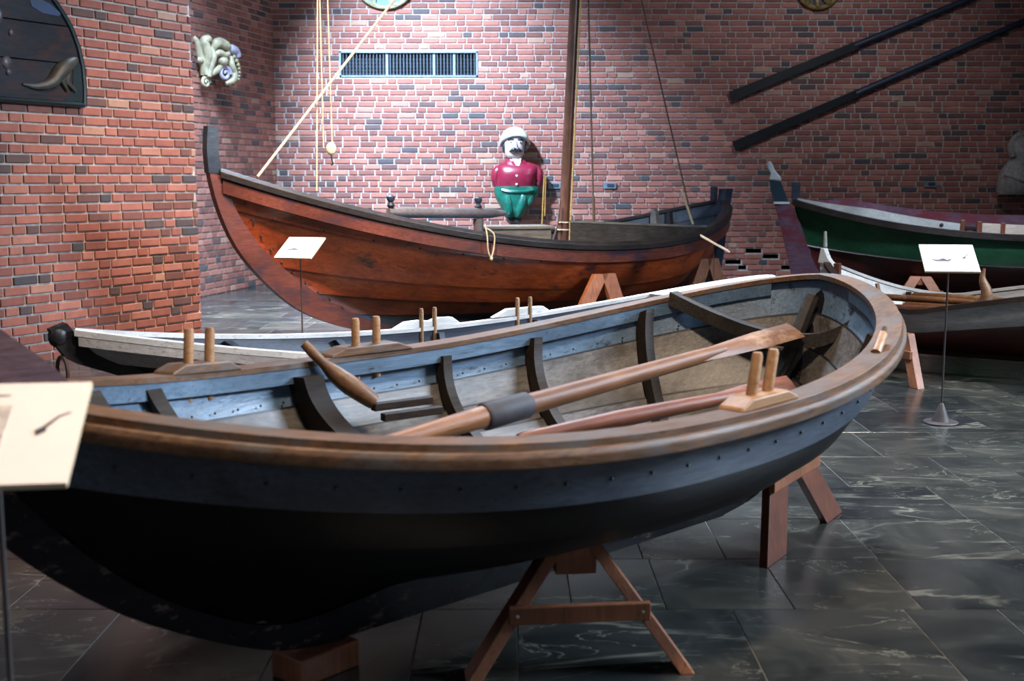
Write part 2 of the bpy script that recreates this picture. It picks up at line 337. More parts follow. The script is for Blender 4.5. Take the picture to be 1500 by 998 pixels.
# ------------------------------------------------------------------ brick walls
COURSE = 0.080; JOINT = 0.018; BL = 0.225; BH = 0.115; PROUD = 0.018
def brick_mesh(l):
    h = COURSE-JOINT; c = 0.004; d = PROUD
    mb = MB(); x = l/2; z = h/2
    o = [(-x, 0, -z), (x, 0, -z), (x, 0, z), (-x, 0, z)]
    m = [(a, -d+c, b) for a, _, b in o]
    i = [(math.copysign(abs(a)-c, a), -d, math.copysign(abs(b)-c, b)) for a, _, b in o]
    q = lambda a: [(a+k, a+(k+1) % 4, a+4+(k+1) % 4, a+4+k) for k in range(4)]
    return o+m+i, q(0)+q(4)+[(8, 9, 10, 11)]
def wall(name, a, b, h, seed, holes=(), skips=(), score=None):
    """wall from plan point a to b, room on the right hand side looking a->b is local -y"""
    rng = random.Random(seed)
    a = Vector((a[0], a[1], 0)); b = Vector((b[0], b[1], 0)); d = b-a; L = d.length
    root_m = Matrix.Translation(a) @ Matrix.Rotation(math.atan2(d.y, d.x), 4, 'Z')
    # collect bricks
    bricks = []; row = 0; z = 0.0
    while z < h-0.02:
        zc = z+COURSE/2; x = -rng.random()*0.5; k = rng.randrange(3)
        while x < L:
            l = BH if k % 3 == 2 else BL
            if rng.random() < 0.06: l = BH if l == BL else BL
            x0, x1 = max(x, 0.0), min(x+l, L)
            if x1-x0 > 0.03:
                bricks.append([(x0+x1)/2, zc, x1-x0])
            x += l+JOINT; k += 1
        z += COURSE; row += 1
    hs = list(holes)
    for sx, sz in skips:
        j = min(range(len(bricks)), key=lambda q: abs(bricks[q][0]-sx)+3*abs(bricks[q][1]-sz))
        bx, bz, bl = bricks.pop(j); hs.append((bx-bl/2, bx+bl/2, bz-COURSE/2+0.009, bz+COURSE/2-0.009, 0.20))
    keep = []
    for q in bricks:
        x0, x1 = q[0]-q[2]/2, q[0]+q[2]/2
        bad = False
        for hx0, hx1, hz0, hz1, _ in holes:
            if hz0-0.02 < q[1] < hz1+0.02:
                if x1 > hx0 and x0 < hx1:
                    if x0 < hx0-0.05: x1 = hx0-0.006
                    elif x1 > hx1+0.05: x0 = hx1+0.006
                    else: bad = True
        if not bad: keep.append(((x0+x1)/2, q[1], x1-x0))
    # mortar body with recesses
    mb = MB(); zs = sorted({0.0, h} | {q for hh in hs for q in hh[2:4]}); T = 0.25
    for z0, z1 in zip(zs[:-1], zs[1:]):
        if z1-z0 < 1e-5: continue
        cut = sorted([hh for hh in hs if hh[2] < (z0+z1)/2 < hh[3]])
        x = 0.0
        for hh in cut+[(L, L, 0, 0, 0)]:
            if hh[0] > x: mb.add([(x, 0, z0), (hh[0], 0, z0), (hh[0], 0, z1), (x, 0, z1)], [(0, 1, 2, 3)])
            x = hh[1]
    for x0, x1, z0, z1, dp in hs:
        mb.add([(x0, 0, z0), (x1, 0, z0), (x1, 0, z1), (x0, 0, z1), (x0, dp, z0), (x1, dp, z0), (x1, dp, z1), (x0, dp, z1)],
               [(0, 1, 5, 4), (1, 2, 6, 5), (2, 3, 7, 6), (3, 0, 4, 7), (4, 5, 6, 7)], 1)
    mb.add([(0, 0, 0), (0, T, 0), (L, T, 0), (L, 0, 0), (0, 0, h), (0, T, h), (L, T, h), (L, 0, h)], [(0, 1, 5, 4), (2, 3, 7, 6), (1, 2, 6, 5), (4, 5, 6, 7)])
    w = obj(name, mb, ['mortar', 'cavity_shade']); w.matrix_world = root_m; w['kind'] = 'structure'
    # 300 largest in view are bricks of their own
    def sc(q):
        p = camproj(root_m @ Vector((q[0], 0, q[1])))
        if p is None or not (5 < p[0] < 1495 and 4 < p[1] < 990): return -1
        v = (1732/p[2])*q[2]
        if score: v = score(p, v)
        return v
    keep.sort(key=lambda q: -sc(q))
    single = [q for q in keep[:300] if sc(q) > 0]; rest = keep[len(single):]
    cache = {}
    for x, z, l in single:
        key = round(l, 3)
        if key not in cache:
            vs, fs = brick_mesh(l); me = bpy.data.meshes.new('brick'); me.from_pydata(vs, [], fs)
            me.materials.append(MATS['brick']); cache[key] = me
        o = bpy.data.objects.new('brick', cache[key]); COL.objects.link(o); o.parent = w
        o.location = (x, 0, z); o.rotation_euler = (rng.gauss(0, 0.012), rng.gauss(0, 0.004), rng.gauss(0, 0.006))
    vs = []; fs = []; tone = []
    for x, z, l in rest:
        bv, bf = brick_mesh(l); o = len(vs); tw = rng.gauss(0, 0.006); tx = rng.gauss(0, 0.012)
        vs += [(p[0]+x, p[1]+tw*p[0]+tx*p[2], p[2]+z) for p in bv]; fs += [tuple(i+o for i in f) for f in bf]
        tone += [rng.random()]*len(bf)
    if vs:
        me = bpy.data.meshes.new('brickwork'); me.from_pydata(vs, [], fs); me.materials.append(MATS['brick_joined'])
        at = me.attributes.new('brick_tone', 'FLOAT', 'FACE'); at.data.foreach_set('value', tone)
        o = bpy.data.objects.new('brickwork', me); COL.objects.link(o); o.parent = w; o['kind'] = 'stuff'
    return w
CEIL = 6.0
YB = 17.08; XC = -3.37
def bx(X): return X-XC
wall('wall_back', (XC, YB), (9.2, YB), CEIL, 11,
     holes=[(bx(-2.436), bx(-0.483), 2.897, 3.255, 0.12)],
     skips=[(bx(3.458), .446), (bx(3.638), .367), (bx(3.226), .288), (bx(3.415), .209), (bx(3.978), .209)],
     score=lambda p, v: (v+1000-math.hypot(p[0]-640, (p[1]-150)*1.6)) if p[1] < 300 else 0.1)
LA = Vector((-2.955, 11.13)); LD = Vector((1.0, 1.84)).normalized()
wall('wall_left', tuple(LA-LD*9.0), tuple(LA), CEIL, 5)
wall('wall_left_return', tuple(LA), (-4.65, 12.05), CEIL, 6)
wall('wall_left_far', (-4.55, 12.14), (XC, YB+0.02), CEIL, 7)
wall('wall_right', (9.2, YB), (9.2, 0.0), CEIL, 8)
mb = MB(); mb.box((1.0, 8.0, CEIL+0.1), (18, 19, 0.2)); o = obj('ceiling', mb, 'plaster'); o['kind'] = 'structure'

# ------------------------------------------------------------------ slate floor
mb = MB(); mb.box((0.6, 8.0, -0.0525), (18, 19, 0.1)); floor = obj('floor', mb, 'slate_joint'); floor['kind'] = 'structure'
rng = random.Random(3); slabs = []
y = 0.65 - 0.55
ys = [0.20]
while ys[-1] < 17.3: ys.append(ys[-1]+rng.choice((0.44, 0.55, 0.55, 0.62)))
for y0, y1 in zip(ys[:-1], ys[1:]):
    x = -7.5-rng.random()*0.4
    while x < 9.2:
        w = rng.choice((0.33, 0.45, 0.6, 0.6, 0.75)); slabs.append((x, x+w, y0, y1)); x += w
def slab_seen(s):
    p = camproj(((s[0]+s[1])/2, (s[2]+s[3])/2, 0))
    if p is None: return 0
    if not (-150 < p[0] < 1650 and p[1] < 1250): return 0
    return (s[1]-s[0])*(s[3]-s[2])/p[2]**3
slabs.sort(key=lambda s: -slab_seen(s))
def slab_geo(s, g=0.0018):
    x0, x1, y0, y1 = s[0]+g, s[1]-g, s[2]+g, s[3]-g; c = 0.0015
    vs = [(x0, y0, -0.03), (x1, y0, -0.03), (x1, y1, -0.03), (x0, y1, -0.03), (x0, y0, -c), (x1, y0, -c), (x1, y1, -c), (x0, y1, -c),
          (x0+c, y0+c, 0), (x1-c, y0+c, 0), (x1-c, y1-c, 0), (x0+c, y1-c, 0)]
    return vs, [(k, (k+1) % 4, 4+(k+1) % 4, 4+k) for k in range(4)]+[(4+k, 4+(k+1) % 4, 8+(k+1) % 4, 8+k) for k in range(4)]+[(8, 9, 10, 11)]
for s in slabs[:300]:
    cx, cy = (s[0]+s[1])/2, (s[2]+s[3])/2
    m = MB(); m.add(*slab_geo((s[0]-cx, s[1]-cx, s[2]-cy, s[3]-cy))); o = obj('slab', m, 'slate', floor); o.location = (cx, cy, 0)
m = MB()
for s in slabs[300:]: m.add(*slab_geo(s))
o = obj('paving', m, 'slate', floor); o['kind'] = 'stuff'

# ------------------------------------------------------------------ boats
def poly_at(pl, t):
    d = [0.0]
    for p, q in zip(pl[:-1], pl[1:]): d.append(d[-1]+math.hypot(q[0]-p[0], q[1]-p[1]))
    u = max(0.0, min(1.0, t))*d[-1]
    for i in range(len(pl)-1):
        if u <= d[i+1]+1e-9:
            k = (u-d[i])/max(1e-9, d[i+1]-d[i])
            return (pl[i][0]+(pl[i+1][0]-pl[i][0])*k, pl[i][1]+(pl[i+1][1]-pl[i][1])*k)
    return pl[-1]
def smooth_poly(pl, n=24):
    """Catmull-Rom through the points"""
    out = []
    P = [pl[0]]+list(pl)+[pl[-1]]
    for i in range(1, len(P)-2):
        for k in range(n//(len(pl)-1)+1):
            t = k/(n//(len(pl)-1)+1)
            out.append(tuple(0.5*((2*P[i][j])+(P[i+1][j]-P[i-1][j])*t+(2*P[i-1][j]-5*P[i][j]+4*P[i+1][j]-P[i+2][j])*t*t+(-P[i-1][j]+3*P[i][j]-3*P[i+1][j]+P[i+2][j])*t**3) for j in range(len(pl[0]))))
    out.append(tuple(pl[-1])); return out
class Hull:
    def __init__(s, p, zk, bow, stern, fullness=0.95, rise=2.0, ce=0.9, th=0.016, root=None, dead=0.6):
        s.dead = dead
        (s.cx, s.cy, s.psi, s.L, s.B, s.zm, s.zb, s.zs, s.kb, s.ks, s.pf, s.pa, s.qf, s.qa, s.xm) = p
        s.zk = zk; s.bow = smooth_poly(bow); s.stern = smooth_poly(stern); s.fu = fullness; s.ri = rise; s.ce = ce; s.th = th; s.root = root
    def P(s, u, t, side):
        fwd = u < s.xm
        r = abs((u-s.xm)/((-1-s.xm) if fwd else (1-s.xm)))
        ex, ez = poly_at(s.bow if fwd else s.stern, t)
        ym = s.B/2*math.sin(t*PI/2)**s.fu
        zm = s.zk+(s.zm-s.zk)*(s.dead*t+(1-s.dead)*t**s.ri)
        w = max(0.0, 1-r**(s.pf if fwd else s.pa))**(s.qf if fwd else s.qa)
        y = ym*w**(1+(1-t)*s.ce)
        xmid = s.xm*s.L/2
        return Vector((xmid+(ex-xmid)*r, side*y, zm+(ez-zm)*r**(s.kb if fwd else s.ks)))
    def nrm(s, u, t, side):
        e = 1e-3; u = max(-0.995, min(0.995, u)); t = max(0.01, min(1.0, t))
        a = s.P(min(0.999, u+e), t, side)-s.P(max(-0.999, u-e), t, side)
        b = s.P(u, t, side)-s.P(u, t-e*5, side)
        n = a.cross(b)*(-1)
        if n.length < 1e-12: return Vector((0, side, 0))
        n.normalize()
        if n.y*side < 0: n = -n
        return n
    def us(s, n, a=-1.0, b=1.0):
        return [max(a, min(b, math.sin((-1+2*i/(n-1))*PI/2))) for i in range(n)]
    def strake(s, t0, t1, side, mats, n=44, rows=4, a=-1.0, b=1.0, name='strake'):
        mb = MB(); out = []; inn = []
        us = [a+(b-a)*(math.sin((-1+2*i/(n-1))*PI/2)+1)/2 for i in range(n)]
        for u in us:
            ro = []; ri = []
            for k in ([j/rows for j in range(rows)]+[0.945, 1.0]):
                t = t0+(t1-t0)*k; p = s.P(u, t, side); nn = s.nrm(u, t, side)
                ro.append(p+nn*s.th*(1-k)); ri.append(p+nn*s.th*(-k))
            out.append(ro); inn.append(ri)
        mb.grid(out, 0); mb.grid([r[:-1] for r in inn], 1); mb.grid([r[-2:] for r in inn], 2)  # last slot: dark band painted in for lap shadows and gaps at the seams
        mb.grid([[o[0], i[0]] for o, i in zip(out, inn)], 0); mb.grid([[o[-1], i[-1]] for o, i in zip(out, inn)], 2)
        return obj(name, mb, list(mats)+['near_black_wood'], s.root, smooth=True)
    def rail(s, prof, side, mat, a=-1.0, b=1.0, n=60, name='gunwale', t=1.0, bevel=0.0):
        """prof = outline of (out, up) offsets from the sheer line"""
        mb = MB(); rows = []
        us = [a+(b-a)*(math.sin((-1+2*i/(n-1))*PI/2)+1)/2 for i in range(n)]
        for u in us:
            p = s.P(u, t, side); q = s.P(max(-1, u-0.004), t, side); r = s.P(min(1, u+0.004), t, side)
            tg = (r-q); h = Vector((tg.y, -tg.x, 0))
            if h.length < 1e-9: h = Vector((0, side, 0))
            h.normalize()
            if h.y*side < 0 and abs(h.y) > 1e-6: h = -h
            row = [p+h*o+Vector((0, 0, z)) for o, z in prof]
            for v in row:
                if v.y*side < 0: v.y = 0
            rows.append(row)
        mb.grid(rows, 0, True, True)
        return obj(name, mb, mat, s.root, smooth=True, bevel=bevel)
    def rib(s, u, w, d, mat, t1=1.0, lift=0.0, name='frame', n=18, lean=0.0):
        mb = MB(); rows = []
        path = [(1, t1*(1-i/n)) for i in range(n)]+[(-1, t1*i/n) for i in range(n+1)]
        for side, t in path:
            p = s.P(u, t, side); nn = s.nrm(u, t, side)
            if t < 0.06: nn = Vector((0, 0, -1))
            nn.x = 0; nn.normalize(); a = p-nn*(s.th+lift); b = a-nn*d
            ln = Vector((lean, 0, 0)); ex = Vector((w/2, 0, 0))
            rows.append([a-ex, a+ex, b+ex+ln, b-ex+ln])
        mb.grid(rows, 0, True, True)
        return obj(name, mb, mat, s.root, smooth=True)
    def half_rib(s, u, w, d, mat, side, t0=0.0, t1=1.0, n=14, name='frame'):
        mb = MB(); rows = []
        for i in range(n+1):
            t = t0+(t1-t0)*i/n; p = s.P(u, t, side); nn = s.nrm(u, t, side); nn.x = 0; nn.normalize()
            a = p-nn*s.th; b = a-nn*d; ex = Vector((w/2, 0, 0)); rows.append([a-ex, a+ex, b+ex, b-ex])
        mb.grid(rows, 0, True, True)
        return obj(name, mb, mat, s.root, smooth=True)
    def thwart(s, u, w, z_t, thick, mat, name='thwart', lift=0.0):
        mb = MB(); p = s.P(u, z_t, 1); y = p.y-s.th*1.5
        mb.box((p.x, 0, p.z+lift), (w, 2*y, thick)); return obj(name, mb, mat, s.root, bevel=0.004)
    def plate(s, inner, outer, half, mat, name='stem'):
        """timber in the centre plane between two edge lines (x,z)"""
        a = smooth_poly(inner); b = smooth_poly(outer); n = 26; mb = MB(); rows = []
        for i in range(n+1):
            p = poly_at(a, i/n); q = poly_at(b, i/n)
            rows.append([(p[0], -half, p[1]), (p[0], half, p[1]), (q[0], half*0.7, q[1]), (q[0], -half*0.7, q[1])])
        mb.grid(rows, 0, True, True); return obj(name, mb, mat, s.root, smooth=True)
def nails(hull, pts, r=0.006, mat='nail_black', name='nails'):
    mb = MB()
    for u, t, side, out in pts:
        p = hull.P(u, t, side); nn = hull.nrm(u, t, side)
        mb.ball(p+nn*out, r, 6)
    o = obj(name, mb, mat, hull.root); o['kind'] = 'stuff'; return o

def trestle_frame(name, label, feet, apex, wide, thick, mats, bar_z=0.55, group=None, gap=0.05, bar_side=1, screws=False, bar_h=0.06):
    """A shaped support of two boards and a cross bar. feet: two plan points, apex: (x,y,z)"""
    f0, f1 = (Vector((p[0], p[1], 0)) for p in feet); top = Vector(apex)
    root = empty(name, ((f0.x+f1.x)/2, (f0.y+f1.y)/2, 0), math.atan2(f1.y-f0.y, f1.x-f0.x), label, 'boat stand', group)
    inv = (Matrix.Translation(root.location) @ Matrix.Rotation(root.rotation_euler.z, 4, 'Z')).inverted()
    a, b, t = inv @ f0, inv @ f1, inv @ top
    for foot, sg in ((a, -1), (b, 1)):
        tp = t+Vector((sg*gap, 0, 0)); mb = MB()
        for_x = wide/2
        def sec(c, z): return [(c.x-for_x, c.y-thick/2, z), (c.x+for_x, c.y-thick/2, z), (c.x+for_x, c.y+thick/2, z), (c.x-for_x, c.y+thick/2, z)]
        k0 = sec(foot, 0.0); k1 = sec(tp, tp.z)
        mb.add(k0+k1, [(3, 2, 1, 0), (4, 5, 6, 7)]+[(i, (i+1) % 4, 4+(i+1) % 4, 4+i) for i in range(4)])
        obj('leg_board', mb, mats[0], root, bevel=0.003)
    z = t.z*bar_z; k = 1-bar_z
    xl = a.x*k+(t.x-gap)*bar_z-wide*0.6; xr = b.x*k+(t.x+gap)*bar_z+wide*0.6; yy = a.y*k+t.y*bar_z+bar_side*(thick/2+0.013)
    mb = MB(); mb.box(((xl+xr)/2, yy, z), (xr-xl, 0.026, bar_h)); bar = obj('cross_bar', mb, mats[1], root, bevel=0.003)
    mb = MB(); mb.box((t.x, t.y, t.z-0.05), (2*gap+wide*0.4, thick*0.9, 0.09)); obj('saddle_block', mb, mats[1], root, bevel=0.003)
    if screws:
        for x in (xl+0.025, xr-0.025):
            m = MB(); m.ball((x, yy+bar_side*0.013, z), (0.006, 0.003, 0.006), 8); obj('screw', m, 'screw_steel', bar)
    return root

# ---- boat 1: grey-blue rowing boat in front
K = 0.935
p1 = (0.019*K, 4.289*K, 0.749, 4.066*K, 1.851*K, 0.787, 0.222, 0.255, 2.459, 2.252, 2.115, 2.853, 0.896, 0.641, -0.003)
r1 = empty('rowing_boat', (p1[0], p1[1], 0), p1[2], 'worn grey-blue rowing boat with brown gunwales, two oars and wooden thole pins', 'boat')
zend = 0.787+0.222; zst = 0.787+0.255; h1 = 4.066*K/2
H1 = Hull(p1, 0.26, [(-0.85, 0.17), (-1.0, 0.185), (-1.30, 0.32), (-1.52, 0.49), (-1.70, 0.69), (-1.82, 0.86), (-h1, zend)],
          [(1.20, 0.30), (1.45, 0.40), (1.65, 0.56), (1.78, 0.76), (h1, zst)], fullness=1.0, rise=3.0, ce=0.7, th=0.018, root=r1, dead=0.5)
TS = [0.0, 0.20, 0.38, 0.55, 0.70, 0.85, 1.0]
for side in (-1, 1):
    for j in range(6):
        outer = 'grey_blue_paint' if j == 5 else 'tar_black'
        inner = 'blue_paint_sheen' if j == 5 else 'grey_inner'
        H1.strake(TS[j]-(0.02 if j else 0), TS[j+1], side, [outer, inner], n=60)
    # rail: flat cap, outer rubbing strip, inner clamp
    H1.rail([(-0.055, 0.004), (-0.055, 0.026), (0.04, 0.026), (0.04, 0.004)], side, 'rail_brown', a=-0.995, name='rail_cap', bevel=0.004)
    H1.rail([(0.019, -0.050), (0.019, 0.003), (0.052, 0.006), (0.060, -0.010), (0.056, -0.040)], side, 'rail_brown', a=-0.99, name='rubbing_strip', bevel=0.006)
    H1.rail([(-0.052, -0.052), (-0.052, 0.003), (-0.021, 0.003), (-0.021, -0.052)], side, 'blue_paint_sheen', a=-0.93, b=0.955, name='inner_clamp')
H1.plate([(-0.75, 0.20), (-1.0, 0.20), (-1.30, 0.34), (-1.52, 0.51), (-1.70, 0.71), (-1.82, 0.90), (-1.90, 1.16), (-1.93, 1.30)],
         [(-0.75, 0.09), (-1.0, 0.120), (-1.36, 0.29), (-1.60, 0.46), (-1.78, 0.64), (-1.93, 0.86), (-2.03, 1.14), (-2.07, 1.32)], 0.035, 'keel_scraped', 'stem')
H1.plate([(-1.10, 0.42), (-1.28, 0.58), (-1.46, 0.82), (-1.58, 1.0), (-1.74, 1.145), (-1.93, 1.31)],
         [(-1.15, 0.38), (-1.42, 0.54), (-1.62, 0.72), (-1.78, 0.93), (-1.885, 1.16), (-1.95, 1.30)], 0.055, 'purple_brown', 'stem_apron')
H1.plate([(-0.76, 0.20), (0.0, 0.27), (1.16, 0.30)], [(-0.76, 0.095), (0.0, 0.095), (1.16, 0.10)], 0.035, 'keel_scraped', 'keel')
H1.plate([(1.15, 0.30), (1.44, 0.41), (1.64, 0.57), (1.77, 0.77), (h1-0.01, zst+0.01)],
         [(1.15, 0.10), (1.45, 0.17), (1.68, 0.42), (1.83, 0.72), (h1+0.03, zst-0.01)], 0.03, 'keel_scraped', 'sternpost')
for u, w, d, m in ((-0.56, 0.05, 0.05, 'frame_grey'), (0.185, 0.045, 0.05, 'frame_dark'), (0.435, 0.05, 0.055, 'frame_dark'),
                   (0.715, 0.055, 0.06, 'frame_dark')):
    H1.rib(u, w, d, m, t1=0.97)
H1.rib(-0.19, 0.085, 0.11, 'frame_dark', t1=0.97)
H1.half_rib(-0.70, 0.05, 0.05, 'frame_grey', 1, 0.5, 0.97)
# stern bench bar and inner stern timber
rows = []
for c in smooth_poly([(1.47, 0.52, 0.95), (1.54, 0.34, 0.87), (1.62, 0.10, 0.80), (1.71, -0.12, 0.80), (1.79, -0.25, 0.88)], 16):
    c = Vector(c)
    rows.append([c+Vector(q) for q in ((-0.035, 0, -0.03), (0.035, 0, -0.03), (0.03, 0, 0.03), (-0.03, 0, 0.03))])
mb = MB(); mb.grid(rows, 0, True, True); obj('stern_beam', mb, 'frame_grey', r1, smooth=True)
mb = MB(); mb.tube([(1.50, 0.0, 0.60), (1.66, 0.0, 0.76), (1.80, 0.0, 0.97)], 0.032, 8); obj('stern_timber', mb, 'frame_grey', r1, smooth=True)
# bottom boards
for y in (-0.225, -0.075, 0.075, 0.225):
    mb = MB(); mb.box((0.05, y, 0.375+0.06*abs(y)), (1.7, 0.135, 0.018)); obj('bottom_board', mb, 'grey_inner', r1, bevel=0.003)
# nail heads along the inner clamp and planks
nails(H1, [(-0.8+1.6*i/26, t, 1, -0.020) for i in range(27) for t in (0.965, 0.87)], 0.005)
nails(H1, [(-0.85+1.7*i/22, 0.90, -1, 0.012) for i in range(23)], 0.006)
# thole pins with pads
def thole(u, side, long_pad, pad_mat, r=0.017, h=0.15, sp=0.085, drop=0.10, out=0.0, lean=0.0):
    p = H1.P(u, 1.0, side); q = H1.P(u+0.02, 1.0, side); a = (q-p); ang = math.atan2(a.y, a.x)
    M = Matrix.Translation(p+Vector((0, -side*0.02, 0.026))) @ Matrix.Rotation(ang, 4, 'Z') @ Matrix.Rotation(-math.asin(a.z/a.length), 4, 'Y')
    mb = MB(); l = long_pad/2
    poly = [(-l, 0), (l, 0), (l*0.95, 0.012), (l*0.62, 0.034), (-l*0.62, 0.034), (-l*0.95, 0.012)]
    mb.prism(poly, -0.045, 0.045); mb.v = [tuple(M @ Vector(v)) for v in mb.v]
    obj('thole_pad', mb, pad_mat, r1, bevel=0.005)
    for sx in (-1, 1):
        mb = MB(); mb.tube([(sx*sp/2, 0, -drop), (sx*sp/2, 0, 0.03), (sx*sp/2+lean, 0, h-0.012), (sx*sp/2+lean, 0, h)], [r*0.9, r, r, r*0.8], 10)
        mb.v = [tuple(M @ Vector(v)) for v in mb.v]; obj('thole_pin', mb, 'peg_wood', r1, smooth=True)
thole(0.115, -1, 0.30, 'peg_wood', h=0.16, drop=0.05, lean=0.03)
thole(-0.43, 1, 0.34, 'rail_brown', h=0.15, sp=0.10)
thole(-0.012, 1, 0.40, 'rail_brown', h=0.14, sp=0.10)
p = H1.P(0.56, 1.0, -1)
mb = MB(); mb.tube([p+Vector((-0.02, 0, 0.02)), p+Vector((0.075, 0.03, 0.075)), p+Vector((0.08, 0.032, 0.078))], [0.019, 0.019, 0.015], 10); obj('thole_pin', mb, 'peg_wood', r1, smooth=True)
mb = MB(); mb.tube([p+Vector((0.07, 0.03, 0.055)), p+Vector((0.115, 0.045, 0.095))], [0.012, 0.010], 8); obj('iron_spike', mb, 'rusty_iron', r1, smooth=True)
# crooked branch fastened at the heavy frame
B1M = Matrix.Translation((p1[0], p1[1], 0)) @ Matrix.Rotation(p1[2], 4, 'Z'); B1I = B1M.inverted()

rows = smooth_poly([(-0.34, 0.80, 0.885), (-0.30, 0.77, 0.83), (-0.24, 0.745, 0.765), (-0.19, 0.69, 0.71), (-0.13, 0.65, 0.655)], 14)
mb = MB(); mb.tube(rows, [0.017, 0.021, 0.019, 0.034, 0.040, 0.036, 0.030], 9); obj('crook', mb, 'branch_wood', r1, smooth=True)
for dz, a in ((0.0, 0.0), (-0.03, 0.06)):
    mb = MB(); mb.box((-0.02, 0.62-a, 0.64+dz), (0.26, 0.035, 0.03), Matrix.Rotation(-0.12, 3, 'Z')); obj('crook_batten', mb, 'frame_dark', r1, bevel=0.004)

# ---- boat supports of boat 1
mb = MB(); mb.box((0, 0, 0.0425), (0.23, 0.14, 0.085)); o = obj('keel_block', mb, 'trestle_wood', bevel=0.006)
o.location = (-0.60, 3.45, 0.0); o.rotation_euler = (0, 0, 0.85); tag(o, 'short reddish timber block under the keel near the bow of the grey-blue boat', 'wooden block')
trestle_frame('boat_stand', 'orange-brown A-shaped stand with screwed cross bar under the side of the grey-blue boat', [(-0.12, 3.40), (0.53, 3.47)], (0.195, 3.60, 0.365), 0.045, 0.10, ('trestle_wood', 'trestle_wood'), 0.50, gap=0.055, bar_side=-1, screws=True, bar_h=0.055)
trestle_frame('boat_stand', 'dark red-brown stand of two wide boards under the stern of the grey-blue boat', [(1.03, 4.50), (1.42, 5.10)], (1.12, 4.80, 0.42), 0.21, 0.035, ('trestle_dark', 'trestle_wood'), 0.70, gap=0.06, bar_side=-1, bar_h=0.07)

# ---- oars lying in boat 1
def oar(name, label, a, b, loom, blade_len, blade_w, mats, r=0.026, collar=None, collar_at=0.3, blade_roll=0.0, blade_t=0.014, root_group=None):
    a = Vector(a); b = Vector(b); L = (b-a).length
    root = empty(name, a, 0, label, 'oar', root_group); root.rotation_mode = 'QUATERNION'; root.rotation_quaternion = rotm(b-a).to_quaternion()
    mb = MB(); n = 20; xs = [0, 0.02, loom*0.3, loom, L-blade_len, L-blade_len*0.75]; rs = [r*0.55, r*0.7, r*0.75, r*1.05, r*0.85, r*0.7]
    mb.tube([(x, 0, 0) for x in xs], rs, 12); obj('shaft', mb, mats[0], root, smooth=True)
    R = Matrix.Rotation(blade_roll, 3, 'X'); rows = []
    for i in range(9):
        k = i/8; x = L-blade_len+blade_len*k; w = (r*0.8+(blade_w/2-r*0.8)*min(1, k*1.6)**0.8); t = blade_t*(1.6-1.2*k)
        rows.append([R @ Vector((x, w*c, t*s_)) for c, s_ in ((-1, 0), (-0.5, 0.8), (0, 1), (0.5, 0.8), (1, 0), (0.5, -0.8), (0, -1), (-0.5, -0.8))])
    mb = MB(); mb.grid(rows, 0, True, True); bl = obj('blade', mb, mats[1], root, smooth=True)
    if collar:
        x0, x1 = collar; mb = MB(); mb.tube([(x0, 0, 0), (x0+0.01, 0, 0), (x1-0.01, 0, 0), (x1, 0, 0)], [r*1.15, r*1.3, r*1.25, r*1.1], 12); obj('leather_collar', mb, 'leather', root, smooth=True)
    return root
oar('oar', 'brown wooden oar with dark leather collar lying in the grey-blue boat', (-0.44, 3.36, 0.71), (1.235, 5.10, 0.84), 0.5, 0.75, 0.105, ('oar_wood', 'oar_wood'), 0.036, collar=(0.50, 0.71), blade_roll=0.5)
oar('oar', 'reddish oar with flaking paint tucked below the gunwale under the thole pad', (0.02, 3.72, 0.665), (1.05, 4.36, 0.73), 0.4, 0.4, 0.09, ('oar_red', 'oar_red'), 0.030, blade_roll=0.7)

# ---- boat 2: slim boat with white gunwales
p2 = (-0.061, 6.536, 0.718, 4.843, 1.317, 0.588, 0.261, 0.22, 1.939, 1.979, 2.055, 2.35, 0.897, 0.724, 0.051)
r2 = empty('slim_boat', (p2[0], p2[1], 0), p2[2], 'slim dark rowing boat with white gunwales and iron bow ring behind the grey-blue boat', 'boat')
h2 = p2[3]/2; zb2 = 0.849; zs2 = 0.808
H2 = Hull(p2, 0.13, [(-0.9, 0.13), (-1.4, 0.25), (-1.8, 0.44), (-2.12, 0.655), (-2.34, 0.76), (-h2, zb2)], [(1.6, 0.14), (1.95, 0.25), (2.2, 0.48), (2.33, 0.68), (h2, zs2)], 0.95, 2.0, 0.8, 0.014, r2, 0.6)
TS2 = [0.0, 0.28, 0.52, 0.72, 0.88, 1.0]
for side in (-1, 1):
    for j in range(5):
        H2.strake(TS2[j]-(0.02 if j else 0), TS2[j+1], side, ['white_paint' if j == 4 else 'dark_brown_hull', 'boat2_inner'], n=48)
    H2.rail([(-0.022, 0.0), (-0.022, 0.022), (0.032, 0.022), (0.032, -0.004)], side, 'white_rail', a=-0.985, name='gunwale')
    H2.rail([(0.014, -0.045), (0.014, -0.006), (0.030, -0.006), (0.030, -0.045)], side, 'white_paint', a=-0.98, name='rubbing_strip')
H2.plate([(-0.9, 0.135), (-1.4, 0.26), (-1.8, 0.45), (-2.12, 0.665), (-2.33, 0.78), (-2.42, 0.89)], [(-0.9, 0.09), (-1.42, 0.21), (-1.84, 0.41), (-2.16, 0.62), (-2.42, 0.735), (-2.49, 0.87)], 0.03, 'near_black_wood', 'stem')
H2.plate([(-0.91, 0.14), (0.4, 0.13), (1.6, 0.15)], [(-0.91, 0.09), (0.4, 0.085), (1.6, 0.09)], 0.03, 'near_black_wood', 'keel')
H2.plate([(1.6, 0.145), (1.95, 0.26), (2.2, 0.49), (2.33, 0.69), (h2, zs2+0.02)], [(1.6, 0.09), (2.0, 0.2), (2.27, 0.45), (2.4, 0.67), (h2+0.05, zs2+0.02)], 0.028, 'near_black_wood', 'sternpost')
for u in (-0.62, -0.30, 0.02, 0.34, 0.62): H2.rib(u, 0.04, 0.04, 'boat2_inner', t1=0.97)
